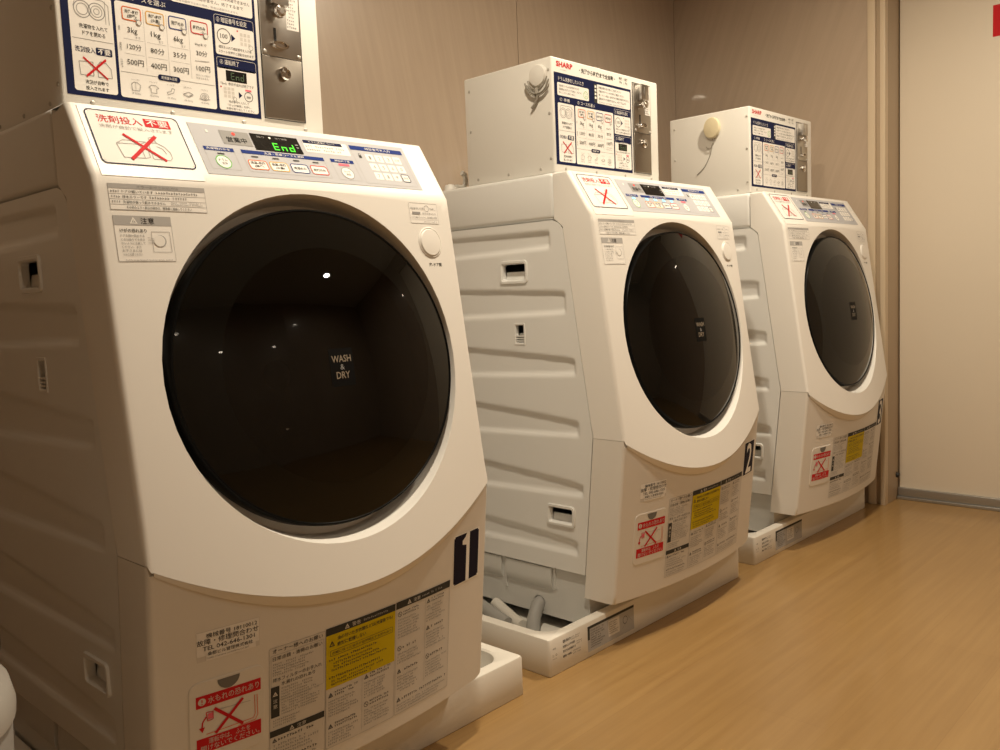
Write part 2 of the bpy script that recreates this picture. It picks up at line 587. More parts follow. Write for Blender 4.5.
def k_c(h):
    return 0.06 + 0.136 * (max(h, 0.0) / 0.55) ** 2
def q_(x):
    return (x - XC) ** 2 - XC ** 2
def pB(x, hh):
    return Vector((x, hh * math.cos(A_B) + 0.06 * max(0.0, 1 - hh / H_B) * q_(x), Z_F + hh * math.sin(A_B)))
def pC(x, h):
    return Vector((x, -h * math.sin(A_C) + k_c(h) * q_(x), Z_F - h * math.cos(A_C)))
def pD(x, h):
    return Vector((x, Y_D + h * math.sin(A_D) + K_D * q_(x), Z_S - h * math.cos(A_D)))
def nrm(f, x, h, s=1):
    e = 1e-4
    n = (f(x + e, h) - f(x - e, h)).cross(f(x, h + e) - f(x, h - e)) * s
    n.normalize()
    return n if n.y < 0 else -n
def surfB(top):
    return lambda x, d: (pB(x, top - d), nrm(pB, x, top - d))
def surfC(x, d):
    return pC(x, d), nrm(pC, x, d)
def surfD(x, d):
    return pD(x, d), nrm(pD, x, d)
def arc_z(x):
    return 0.399 + 0.116 * ((x - XC) / XC) ** 2
def h_of_z_c(z):
    return (Z_F - z) / math.cos(A_C)
def lip(x):
    return 0.005 + 0.014 * (1 - ((x - XC) / XC) ** 2)
N_C = Vector((0, -math.cos(A_C), math.sin(A_C)))
def pDoor(x, h, e):
    """point on the flat door plane, e outwards"""
    return Vector((x, -h * math.sin(A_C), Z_F - h * math.cos(A_C))) + N_C * e
R_ = 0.009                      # corner radius front to side
SEAM = 0.0905                   # side return depth

def corner(ys, x_at, right, yb, n=5):
    """points from the front face round the corner and back along the side"""
    out = []
    for i in range(n + 1):
        t = math.pi / 2 * i / n
        x = R_ - R_ * math.sin(t)
        y = ys + R_ * (1 - math.cos(t))
        out.append((x, y))
    out.append((0.0, yb))
    out.append((0.007, yb))
    return [((W - x) if right else x, y) for x, y in out]

T_ORIGIN = Vector((XC, 0.28, 0.0))
HOLES = [(0.213, 0.909, 0.289, 0.949), (0.2255, 0.751, 0.2525, 0.795), (0.088, 0.304, 0.160, 0.339)]
def front_y(z):
    return -h_of_z_c(z) * math.sin(A_C) if z > 0.524 else Y_D + (Z_S - z) * math.tan(A_D)

def make_front_panel():
    mb = MB()
    # --- face round the door opening
    hs = [0.0, 0.02, 0.05, 0.09, 0.13, 0.17, 0.21, 0.25, 0.29, 0.33, 0.37, 0.41, 0.45, 0.48, 0.505]
    hend = h_of_z_c(arc_z(R_) + lip(R_))
    hs += [hend]
    bnd = []
    nt = 26
    for i in range(nt + 1):
        bnd.append((R_ + (W - 2 * R_) * i / nt, 0.0))
    for h in hs[1:]:
        bnd.append((W - R_, h))
    na = 44
    for i in range(1, na + 1):
        x = W - R_ - (W - 2 * R_) * i / na
        bnd.append((x, h_of_z_c(arc_z(x) + lip(x))))
    for h in reversed(hs[1:-1]):
        bnd.append((R_, h))
    rings = []
    ang = [math.atan2((h - HD) / RB, (x - XD) / RA) for x, h in bnd]
    inner = [(XD + RA * math.cos(a), HD + RB * math.sin(a)) for a in ang]
    K = 7
    for k in range(K + 1):
        t = k / K
        rings.append([pC(o[0] + (i_[0] - o[0]) * t, o[1] + (i_[1] - o[1]) * t) for o, i_ in zip(bnd, inner)])
    mb.grid(rings, 0, closed=True)
    # --- rounded mouth and conical recess wall
    rec = [rings[-1]]
    for fr, dep in ((0.9985, 0.0006), (0.9965, 0.0025), (0.981, 0.017), (0.968, 0.030), (0.962, 0.034), (0.86, 0.036)):
        row = []
        for (x, h), a in zip(inner, ang):
            xx, hh = XD + RA * fr * math.cos(a), HD + RB * fr * math.sin(a)
            s0 = pC(x, h)
            base = -h * math.sin(A_C)
            off = (s0.y - base) * max(0.0, 1 - dep / 0.034)
            row.append(pDoor(xx, hh, -dep) + Vector((0, off, 0)))
        rec.append(row)
    mb.grid(rec, 0, closed=True)
    # --- control slope and top strip
    rows = []
    for hh in (0.0, 0.02, 0.04, 0.065, 0.09, 0.115, H_B):
        rows.append([pB(R_ + (W - 2 * R_) * i / nt, hh) for i in range(nt + 1)])
    zt = rows[-1][0].z
    for y in (0.074, 0.09, 0.112):
        rows.append([Vector((R_ + (W - 2 * R_) * i / nt, y, zt + (0.0006 if y > 0.07 else 0))) for i in range(nt + 1)])
    mb.grid(rows, 0, flip=True)
    # --- corners and side returns
    for right in (False, True):
        xe = W - R_ if right else R_
        lev = []
        for y in (0.112, 0.09):
            rr = corner(0, xe, right, 0)
            zt2 = zt + 0.0006
            row = []
            for i in range(len(rr)):
                t = math.pi / 2 * min(i, 5) / 5
                x = R_ - R_ * math.sin(t)
                row.append(Vector(((W - x) if right else x, y, zt2 - R_ * (1 - math.cos(t)))))
            row[-2] = row[-2] + Vector((0, 0, -0.001))
            lev.append(row)
        for hh in (H_B, 0.115, 0.09, 0.065, 0.04, 0.02):
            p = pB(xe, hh)
            if hh == H_B:
                row = []
                cc = corner(p.y, xe, right, 0.112)
                for i, (x, y) in enumerate(cc):
                    t = math.pi / 2 * min(i, 5) / 5
                    row.append(Vector((x, y, p.z - 0.5 * R_ * (1 - math.cos(t)))))
            else:
                row = [Vector((x, y, p.z)) for x, y in corner(p.y, xe, right, 0.112)]
            lev.append(row)
        lev2 = []
        for h in hs:
            p = pC(xe, h)
            yb = p.y + SEAM if h > 0.0 else 0.112
            yb = max(yb, p.y + SEAM)
            lev2.append([Vector((x, y, p.z)) for x, y in corner(p.y, xe, right, yb)])
        # blend the step in the side seam near the top
        lev += lev2
        # seam on the side sits a little above the arc
        for i, p in enumerate(lev[-1]):
            if i >= 3:
                p.z = 0.5246
            elif i == 2:
                p.z = max(p.z, 0.519)
        mb.grid(lev, 0, flip=right)
    # --- lip under the face
    up, lo, inn = [], [], []
    for i in range(na + 1):
        x = R_ + (W - 2 * R_) * i / na
        zu, zl = arc_z(x) + lip(x), arc_z(x)
        a = pC(x, h_of_z_c(zu))
        hd = (Z_S - zl) / math.cos(A_D)
        b = pD(x, hd)
        y_l = b.y - 0.0014 - 0.0034 * (1 - ((x - XC) / XC) ** 2)
        up.append(a + Vector((0, -0.0002, -0.0002)))
        lo.append(Vector((x, y_l, zl)))
        inn.append(Vector((x, b.y + 0.012, zl + 0.002)))
    mb.grid([up, lo, inn], 0, flip=True)
    return mb

def make_lower_panel():
    mb = MB()
    n = 44
    cols = []
    for right in (False, True):
        c = []
        for i in range(6):
            t = math.pi / 2 * i / 5
            c.append((R_ - R_ * math.sin(t), R_ * (1 - math.cos(t)), 's'))
        cols.append(c)
    path = [('b', 0.007), ('b', 0.0)] + [('c', 5 - i) for i in range(5)] + [('f', R_ + (W - 2 * R_) * i / n) for i in range(n + 1)] + [('C', i) for i in range(1, 6)] + [('B', W), ('B', W - 0.007)]
    rows = []
    nr = 16
    zb = Z_S - BOT_H * math.cos(A_D)
    def point(tok, t, extra=0.0):
        kind, val = tok
        if kind == 'f':
            x = val
        elif kind == 'c':
            x = R_ - R_ * math.sin(math.pi / 2 * val / 5)
        elif kind == 'C':
            x = W - R_ + R_ * math.sin(math.pi / 2 * val / 5)
        else:
            x = val
        xs = min(max(x, R_), W - R_)
        ztop = arc_z(xs) + 0.001 if kind in 'fcC' else 0.5236
        if kind in 'cC' and val > 2:
            ztop = 0.5236
        zbt = zb
        rr = 0.022
        if x > W - rr and kind in 'fC':
            u = min(1.0, (x - (W - rr)) / rr)
            zbt = zb + rr * (1 - math.sqrt(max(0.0, 1 - u * u))) * 0.9
        if kind == 'B':
            zbt = zb + rr * 0.9
        z = ztop + (zbt - ztop) * t
        h = (Z_S - z) / math.cos(A_D)
        p = pD(xs, h)
        if kind == 'f':
            return Vector((x, p.y + extra, z))
        if kind in 'cC':
            return Vector((x, p.y + R_ * (1 - math.cos(math.pi / 2 * val / 5)) + extra, z))
        ye = pD(R_, h).y + SEAM
        return Vector((x, ye + extra * 0, z))
    for r in range(nr + 1):
        rows.append([point(t, r / nr) for t in path])
    top1 = [Vector((min(max(p.x, 0.003), W - 0.003), p.y + 0.003, p.z + 0.0002)) for p in rows[0]]
    top2 = [Vector((p.x, p.y, p.z + 0.012)) for p in top1]
    rows = [top2, top1] + rows
    edge = [Vector((p.x, p.y + 0.004, p.z - 0.003)) for p in rows[-1]]
    back = [Vector((min(max(p.x, 0.012), W - 0.012), 0.048, p.z - 0.003)) for p in rows[-1]]
    rows += [edge, back]
    mb.grid(rows, 0, flip=True)
    return mb

GROOVES = [  # (y right end top, z), (right bottom), (left top), (left bottom)
    ((0.135, 1.020), (0.140, 0.984), (0.470, 1.024), (0.461, 0.974)),
    ((0.090, 0.872), (0.100, 0.826), (0.437, 0.886), (0.426, 0.815)),
    ((0.066, 0.709), (0.076, 0.677), (0.412, 0.732), (0.401, 0.663)),
    ((0.060, 0.556), (0.073, 0.528), (0.391, 0.586), (0.384, 0.516)),
    ((0.057, 0.402), (0.062, 0.379), (0.370, 0.431), (0.374, 0.372)),
    ((0.083, 0.259), (0.081, 0.229), (0.383, 0.281), (0.386, 0.232)),
]
def sst(t):
    t = min(1.0, max(0.0, t))
    return t * t * (3 - 2 * t)
def groove_depth(y, z):
    dmax = 0.0
    for tr_, br, tl, bl in GROOVES:
        t = (y - tr_[0]) / (tl[0] - tr_[0])
        ts = math.sqrt(max(0.0, min(t, 1.3))) if t > 0 else 0
        tt = 0.55 * t + 0.45 * ts
        zt = tr_[1] + (tl[1] - tr_[1]) * tt
        zb = br[1] + (bl[1] - br[1]) * tt
        d = min(zt - z, z - zb, y - (tr_[0] + br[0]) / 2 + 0.006)
        dmax = max(dmax, sst((d + 0.004) / 0.0105))
    return 0.0065 * dmax

def in_hole(y, z, g=0.0):
    return any(a - g < y < c + g and b - g < z < d + g for a, b, c, d in HOLES)

def make_side(right):
    mb = MB()
    nu, nv = 96, 150
    zt, zb = 1.0475, 0.1815
    yb = 0.592
    def P3(u, v):
        z = zb + (zt - zb) * v
        yf = max(front_y(z), front_y(z)) + SEAM + 0.0014
        rr = 0.03
        if z > zt - rr:
            yf += rr - math.sqrt(max(0.0, rr * rr - (z - (zt - rr)) ** 2))
        y = yf + (yb - yf) * (u ** 1.15)
        return y, z
    xs = (lambda dep: W - dep) if right else (lambda dep: dep)
    idx = {}
    cells = [[P3(i / nu, j / nv) for i in range(nu + 1)] for j in range(nv + 1)]
    base = len(mb.v)
    for j in range(nv + 1):
        for i in range(nu + 1):
            y, z = cells[j][i]
            mb.v.append((xs(0.0008 + groove_depth(y, z)), y, z))
    for j in range(nv):
        for i in range(nu):
            y = (cells[j][i][0] + cells[j + 1][i + 1][0]) / 2
            z = (cells[j][i][1] + cells[j + 1][i + 1][1]) / 2
            if in_hole(y, z, 0.003):
                continue
            a = base + j * (nu + 1) + i
            q = (a, a + nu + 1, a + nu + 2, a + 1)
            mb.f.append(q[::-1] if right else q)
            mb.m.append(0)
    # returned edges
    def edge(pts, flip):
        mb.grid([[(xs(0.0008), y, z) for y, z in pts], [(xs(0.010), y, z) for y, z in pts]], 0, flip=flip)
    edge([cells[j][0] for j in range(nv + 1)], right)
    edge([cells[nv][i] for i in range(nu + 1)], right)
    edge([cells[0][i] for i in range(nu + 1)], not right)
    return mb

def pocket(y0, z0, y1, z1, depth, rim, lift, right=False):
    """rimmed finger pocket in a side panel (left side, outward is -x)"""
    mb = MB()
    r = 0.010 if rim > 0.008 else 0.003
    def loop(g, rad, x):
        pts = []
        a0, b0, a1, b1 = y0 - g, z0 - g, y1 + g, z1 + g
        for cy, cz, s in ((a1 - rad, b1 - rad, 0), (a0 + rad, b1 - rad, 90), (a0 + rad, b0 + rad, 180), (a1 - rad, b0 + rad, 270)):
            for i in range(6):
                a = math.radians(s + 18 * i)
                pts.append((x, cy + rad * math.cos(a), cz + rad * math.sin(a)))
        return pts
    sh = min(0.012, depth * 0.3)
    rows = [loop(rim, r, 0.002), loop(rim * 0.85, r * 0.9, -lift), loop(rim * 0.3, r * 0.6, -lift), loop(0, r * 0.4 + 0.001, 0.001), loop(-0.0005, r * 0.4 + 0.001, sh)]
    mb.grid(rows, 0, closed=True)
    ya, yb, zs = y0 - 0.001, y1 + 0.001, z0 + (z1 - z0) * 0.52
    # sloping lower plate, then a deep finger slot above it
    mb.quad([(sh, ya, z0 - 0.001), (sh, yb, z0 - 0.001), (sh + 0.004, yb, zs), (sh + 0.004, ya, zs)])
    mb.quad([(sh + 0.004, ya, zs), (sh + 0.004, yb, zs), (sh + 0.010, yb, zs), (sh + 0.010, ya, zs)])
    return mb

def make_door_parts():
    seg = 128
    def ring(s, e, n=seg):
        return [pDoor(XD + DA * s * math.cos(2 * math.pi * k / n), HD + DB * s * math.sin(2 * math.pi * k / n), e) for k in range(n)]
    rim = MB()
    rim.grid([ring(s, e) for s, e in ((0.90, -0.034), (0.985, -0.033), (1.0, -0.026), (1.0, -0.002), (0.996, 0.003), (0.992, 0.0046), (0.984, 0.0048), (0.980, 0.0036), (0.975, 0.003), (0.94, -0.004))], 0, closed=True)
    gl = MB()
    def dome(s):
        return 0.0036 + 0.039 * (1 - (s / 0.98) ** 2)
    outer = [0.979, 0.975, 0.96, 0.94, 0.91, 0.87, 0.82, 0.77, 0.735]
    rows = [ring(0.980, 0.002)] + [ring(s, dome(s)) for s in outer]
    gl.grid(rows, 1, closed=True)
    inn = [0.735, 0.66, 0.58, 0.5, 0.42, 0.34, 0.26, 0.18, 0.1, 0.04]
    rows = [ring(s, dome(s)) for s in inn]
    gl.grid(rows, 0, closed=True, flip=True)
    gl.fan(rows[-1], 0, True)
    def em(x, d):
        s = math.hypot((x - XD) / DA, (d - HD) / DB)
        return pDoor(x, d, dome(s)), N_C
    bowl = MB()
    bowl.grid([ring(s, e) for s, e in ((0.94, -0.006), (0.74, -0.010), (0.70, -0.03), (0.66, -0.075), (0.60, -0.11), (0.48, -0.135), (0.3, -0.148), (0.1, -0.152))], 0, closed=True, flip=True)
    return rim, gl, em, bowl

def make_drum():
    mb = MB()
    seg = 64
    def ring(r, y, dz=0):
        return [Vector((XD + r * math.cos(2 * math.pi * k / seg), y, Z_F - HD * math.cos(A_C) + dz + r * math.sin(2 * math.pi * k / seg))) for k in range(seg)]
    mb.grid([ring(0.235, -0.006), ring(0.245, 0.06), ring(0.245, 0.44), ring(0.05, 0.46)], 0, closed=True)
    mb.fan(ring(0.05, 0.46), 0)
    return mb

def make_top_cover():
    mb = MB()
    mb.box(0.0, 0.1145, 1.0500, W, 0.600, 1.1602)
    return mb

def make_cabinet():
    mb = MB()
    # inner side sheets behind the seams, with openings for the pockets
    for x in (0.0102, W - 0.0102):
        nv, nu = 90, 60
        for j in range(nv):
            z0, z1 = 0.128 + (1.10 - 0.128) * j / nv, 0.128 + (1.10 - 0.128) * (j + 1) / nv
            for i in range(nu):
                ya0, ya1 = front_y(z0) + 0.05, front_y(z1) + 0.05
                a = (ya0 + (0.59 - ya0) * i / nu, ya0 + (0.59 - ya0) * (i + 1) / nu)
                b = (ya1 + (0.59 - ya1) * i / nu, ya1 + (0.59 - ya1) * (i + 1) / nu)
                if x < 0.1 and in_hole((a[0] + b[1]) / 2, (z0 + z1) / 2, 0.018):
                    continue
                mb.quad([(x, a[0], z0), (x, a[1], z0), (x, b[1], z1), (x, b[0], z1)])
    mb.box(0.004, 0.593, 0.18, W - 0.004, 0.600, 1.05)
    return mb

def make_base():
    mb = MB()
    x0, x1 = 0.010, W - 0.010
    y0, y1, z0, z1 = 0.050, 0.592, 0.055, 0.180
    # left wall with a round outlet hole
    hy, hz, hr = 0.214, 0.079, 0.0190
    n = 32
    inner = [(hy + hr * math.cos(2 * math.pi * k / n), hz + 0.85 * hr * math.sin(2 * math.pi * k / n)) for k in range(n)]
    out = []
    for k in range(n):
        a = 2 * math.pi * k / n
        c, s = math.cos(a), math.sin(a)
        out.append((hy + 0.05 * max(-1, min(1, c * 1.42)), min(z1, max(z0 - 0.006, hz + 0.05 * max(-1, min(1, s * 1.42))))))
    mb.grid([[(x0, y, z) for y, z in out], [(x0, y, z) for y, z in inner], [(x0 + 0.02, y, z) for y, z in inner]], 0, closed=True)
    za, zb_ = z0 - 0.006, hz + 0.05
    mb.quad([(x0, y0, za), (x0, y0, z1), (x0, hy - 0.05, z1), (x0, hy - 0.05, za)][::-1])
    mb.quad([(x0, hy + 0.05, za), (x0, hy + 0.05, z1), (x0, y1, z1), (x0, y1, za)][::-1])
    mb.quad([(x0, hy - 0.05, zb_), (x0, hy - 0.05, z1), (x0, hy + 0.05, z1), (x0, hy + 0.05, zb_)][::-1])
    mb.quad([(x0, y0, za), (x1, y0, za), (x1, y0, z1), (x0, y0, z1)])
    mb.quad([(x1, y0, za), (x1, y1, za), (x1, y1, z1), (x1, y0, z1)])
    mb.quad([(x1, y1, za), (x0, y1, za), (x0, y1, z1), (x1, y1, z1)])
    mb.fan([(x0 + 0.02, y, z) for y, z in inner], 1)
    # two raised pads with an undercut lower edge, and a thin rib by each
    for ya, yb, zc in ((0.166, 0.322, 0.128), (0.340, 0.480, 0.130)):
        prof = [(x0, 0.177), (x0 - 0.006, 0.1765), (x0 - 0.0075, 0.145), (x0 - 0.0065, zc), (x0, zc - 0.010)]
        mb.grid([[(x, y, z) for x, z in prof] for y in (ya, yb)], 0)
        mb.fan([(x, ya, z) for x, z in prof], 0)
        mb.fan([(x, yb, z) for x, z in prof], 0, True)
    for yr in (0.3265, 0.157):
        mb.box(x0 - 0.004, yr - 0.002, 0.098 if yr > 0.2 else 0.125, x0, yr + 0.003, 0.178)
    return mb

# ---------------- printed matter of the washer
def notice_sheet():
    S = Sheet()
    x0, x1, t = 0.0225, 0.1600, 0.1195
    S.rect(0.0, 0.006, 0.1375, 0.0915, 'paper', 0)
    S.rect(0.006, 0.0, 0.1315, 0.006, 'paper', 0)
    S.rect(0.006, 0.0915, 0.1315, 0.0975, 'paper', 0)
    S.frame(0.0, 0.0, 0.1375, 0.0975, 0.008, 0.0017, 'navy', 1)
    def u(x):
        return x - x0
    def dd(hh):
        return t - hh
    S.text('洗剤投入', u(0.037), dd(0.1105), u(0.102), dd(0.0965), 'red', 2, 0.003)
    S.rect(u(0.1055), dd(0.1115), u(0.1445), dd(0.0960), 'red', 2)
    S.text('不要', u(0.1085), dd(0.1100), u(0.1415), dd(0.0975), 'paper', 3, 0.006)
    S.text('洗剤が自動で投入されます', u(0.037), dd(0.0935), u(0.145), dd(0.0865), 'mid', 2)
    g = 'mid'
    S.path([(u(0.052), dd(0.0600)), (u(0.086), dd(0.0610)), (u(0.086), dd(0.0360)), (u(0.056), dd(0.0350)), (u(0.052), dd(0.0600)), (u(0.063), dd(0.0670)), (u(0.096), dd(0.0665)), (u(0.086), dd(0.0610))], 0.0011, g, 2)
    S.path([(u(0.096), dd(0.0665)), (u(0.094), dd(0.038)), (u(0.086), dd(0.036))], 0.0011, g, 2)
    S.path([(u(0.098), dd(0.036)), (u(0.099), dd(0.0600)), (u(0.1035), dd(0.0660)), (u(0.112), dd(0.0665)), (u(0.122), dd(0.0600)), (u(0.1275), dd(0.050)), (u(0.1275), dd(0.040)), (u(0.123), dd(0.035)), (u(0.098), dd(0.036))], 0.0011, g, 2)
    S.path([(u(0.110), dd(0.060)), (u(0.118), dd(0.056)), (u(0.121), dd(0.047))], 0.0011, g, 2)
    S.path([(u(0.103), dd(0.066)), (u(0.102), dd(0.075)), (u(0.109), dd(0.077)), (u(0.112), dd(0.067))], 0.0011, g, 2)
    S.line(u(0.066), dd(0.0775), u(0.117), dd(0.0335), 0.0042, 'red', 3)
    S.line(u(0.114), dd(0.0785), u(0.066), dd(0.0320), 0.0052, 'red', 4)
    return S, (lambda x, d: (pB(x + x0, t - d) + nrm(pB, x + x0, t - d) * 0.0009, nrm(pB, x + x0, t - d)))

def control_sheet(state):
    S = Sheet()
    X, T = 0.176, 0.117
    def u(x):
        return x - X
    def dd(hh):
        return T - hh
    S.rect(u(0.176), dd(0.117), u(0.607), dd(0.0175), 'silver', 0)
    # sections
    for a, b, top, bot in ((0.186, 0.2365, 0.0715, 0.0280), (0.2495, 0.4060, 0.0715, 0.0275), (0.4200, 0.4690, 0.0715, 0.0265)):
        S.frame(u(a), dd(top), u(b), dd(bot), 0.002, 0.0006, 'mid', 1)
        S.rect(u(a), dd(top), u(b), dd(top - 0.0072), 'blue', 2)
    S.frame(u(0.4775), dd(0.108), u(0.5985), dd(0.0235), 0.002, 0.0006, 'mid', 1)
    S.rect(u(0.4775), dd(0.108), u(0.5985), dd(0.0985), 'blue', 2)
    S.text('暗証番号を入力', u(0.512), dd(0.1060), u(0.570), dd(0.1005), 'white', 3)
    S.text('洗濯機の中を', u(0.190), dd(0.0700), u(0.230), dd(0.0658), 'white', 3)
    S.text('洗濯・乾燥コースを選択', u(0.290), dd(0.0703), u(0.366), dd(0.0655), 'white', 3)
    S.text('運転終了後', u(0.428), dd(0.0700), u(0.461), dd(0.0658), 'white', 3)
    # white note by the display
    S.rrect(u(0.3790), dd(0.1085), u(0.4720), dd(0.0820), 0.002, 'paper', 1)
    S.rect(u(0.3800), dd(0.1080), u(0.4610), dd(0.1010), 'navy', 2)
    S.text('ドラム洗浄について', u(0.392), dd(0.1065), u(0.446), dd(0.1025), 'white', 3)
    S.micro(u(0.382), dd(0.098), u(0.468), dd(0.084), 2, 'grey', 2, 3, 0.2)
    # buttons
    S.disc(u(0.2105), dd(0.0430), 0.0125, 'paper', 1, 24)
    S.circ(u(0.2105), dd(0.0430), 0.0130, 0.0014, 'green', 2, 24)
    S.text('ドラム', u(0.2035), dd(0.0485), u(0.2175), dd(0.0440), 'dark', 3)
    S.text('洗浄', u(0.2060), dd(0.0420), u(0.2155), dd(0.0375), 'dark', 3)
    for a, col, t1, t2 in ((0.2535, 'orange', '洗濯~乾燥', '(標準)'), (0.2915, 'amber', '洗濯~乾燥', '(少量)'), (0.3305, 'blue', '洗濯のみ', ''), (0.3690, 'red', '乾燥のみ', '')):
        S.rrect(u(a), dd(0.0520), u(a + 0.034), dd(0.0330), 0.0045, 'paper', 1)
        S.frame(u(a), dd(0.0520), u(a + 0.034), dd(0.0330), 0.0045, 0.0015, col, 2)
        if t2:
            S.text(t1, u(a + 0.004), dd(0.0488), u(a + 0.030), dd(0.0436), 'dark', 3, 0.015)
            S.text(t2, u(a + 0.009), dd(0.0420), u(a + 0.025), dd(0.0368), 'dark', 3, 0.015)
        else:
            S.text(t1, u(a + 0.005), dd(0.0455), u(a + 0.029), dd(0.0400), 'dark', 3, 0.015)
    S.disc(u(0.4445), dd(0.0420), 0.0125, 'paper', 1, 24)
    S.circ(u(0.4445), dd(0.0420), 0.0130, 0.0012, 'grey', 2, 24)
    S.text('ロック', u(0.4380), dd(0.0470), u(0.4510), dd(0.0430), 'dark', 3)
    S.text('解除', u(0.4400), dd(0.0410), u(0.4490), dd(0.0365), 'dark', 3)
    S.rrect(u(0.4330), dd(0.0625), u(0.4565), dd(0.0575), 0.002, 'pink', 2)
    # keypad
    keys = ['1', '2', '3', '訂正', '4', '5', '6', '0', '7', '8', '9', '決定']
    for i, k in enumerate(keys):
        r, c = divmod(i, 4)
        x = u(0.514 + 0.0212 * c)
        d = dd(0.0830 - 0.0205 * r)
        S.rrect(x - 0.0088, d - 0.0080, x + 0.0088, d + 0.0080, 0.002, 'paper', 1)
        if i == 11:
            S.frame(x - 0.0095, d - 0.0088, x + 0.0095, d + 0.0088, 0.003, 0.0014, 'navy', 2)
        if len(k) == 1:
            S.text(k, x - 0.0024, d - 0.0038, x + 0.0024, d + 0.0038, 'grey', 3)
        else:
            S.text(k, x - 0.0060, d - 0.0026, x + 0.0060, d + 0.0026, 'grey', 3)
    S.rect(u(0.4895), dd(0.0865), u(0.4955), dd(0.0805), 'dark', 2)
    S.circ(u(0.4925), dd(0.0880), 0.0028, 0.0008, 'dark', 2, 12)
    # lamps over the buttons
    lit = 'lit_cyan' if state == 2 else 'dark'
    for x in (0.2115, 0.2700, 0.3080, 0.3470, 0.3850):
        if state == 2:
            S.rrect(u(x - 0.0065), dd(0.0620), u(x + 0.0065), dd(0.0555), 0.0015, lit, 3)
        else:
            S.rect(u(x - 0.0060), dd(0.0600), u(x + 0.0060), dd(0.0578), lit, 3)
    # operating lamp panel
    S.rect(u(0.2255), dd(0.1080), u(0.2765), dd(0.0800), 'grey', 2)
    S.text('営業中', u(0.2335), dd(0.0955), u(0.2685), dd(0.0845), 'black', 3, 0.01)
    S.disc(u(0.249), dd(0.1020), 0.0032, 'lit_red', 4, 14)
    S.rrect(u(0.2020), dd(0.1060), u(0.2060), dd(0.1000), 0.0015, 'white', 2)  # small white highlight of a lamp, painted onto the silver face
    return S, surfB(T), X

SEGS = {'E': 'afged', 'n': 'ceg', 'd': 'bcdeg'}
def display_sheet(state):
    S = Sheet()
    S.rect(0.2795, 0.117 - 0.1085, 0.3695, 0.117 - 0.0745, 'screen', 3)
    S.text('残り', 0.291, 0.0125, 0.305, 0.0165, 'grey', 4)
    S.text('残り時間', 0.325, 0.0125, 0.347, 0.0165, 'grey', 4)
    S.disc(0.315, 0.0145, 0.0022, 'white', 4, 10)
    if state == 1:
        for i, ch in enumerate('End'):
            x, y, w, h, t = 0.3145 + i * 0.0150, 0.0250, 0.0100, 0.0150, 0.0023
            seg = {'a': (x, y, x + w, y + t), 'g': (x, y + h / 2 - t / 2, x + w, y + h / 2 + t / 2), 'd': (x, y + h - t, x + w, y + h),
                   'f': (x, y, x + t, y + h / 2), 'e': (x, y + h / 2, x + t, y + h), 'b': (x + w - t, y, x + w, y + h / 2), 'c': (x + w - t, y + h / 2, x + w, y + h)}
            for s_ in SEGS[ch]:
                S.rect(*seg[s_], 'lit_green', 5)
    S.rect(0.3600, 0.0230, 0.3650, 0.0250, 'grey', 4)
    S.rect(0.3600, 0.0290, 0.3650, 0.0310, 'grey', 4)
    return S, surfB(0.117)

def error_sheet():
    S = Sheet(0.0003)
    x0, x1, a, b = 0.0205, 0.1605, 0.0135, 0.0455
    S.rect(x0, a - 0.0045, x1, b, 'paper', 0)
    S.rect(x0, a - 0.0045, x1, a + 0.0025, 'mid', 1)
    S.text('エラー表示と対処方法', 0.060, a - 0.0030, 0.120, a + 0.0012, 'grey', 2)
    S.frame(x0, a - 0.0045, x1, b, 0.0003, 0.0005, 'mid', 1)
    rows = 4
    tx = ['ドアが開いています', '排水エラーです', '洗濯物が偏って脱水できません', 'その他のエラー表示の場合は、管理者に連絡してください']
    for r in range(rows):
        d0 = a + 0.0025 + (b - a - 0.0025) * r / rows
        d1 = a + 0.0025 + (b - a - 0.0025) * (r + 1) / rows
        S.line(x0, d1, x1, d1, 0.0005, 'mid', 1)
        if r < 3:
            S.text(tx[r], x0 + 0.018, d0 + 0.0017, x0 + (0.062, 0.052, 0.078)[r], d1 - 0.0015, 'dark', 2)
            S.micro(x0 + 0.003, d0 + 0.0015, x0 + 0.016, d1 - 0.0012, 1, 'grey', 2, r + 5, 0)
            S.micro(x0 + (0.066, 0.056, 0.086)[r], d0 + 0.001, x1 - 0.004, d1 - 0.001, (1, 1, 2)[r], 'grey', 2, r + 9, 0.1 if r != 1 else 0.5)
        else:
            S.text(tx[r], x0 + 0.022, d0 + 0.0017, x1 - 0.024, d1 - 0.0015, 'dark', 2)
    return S

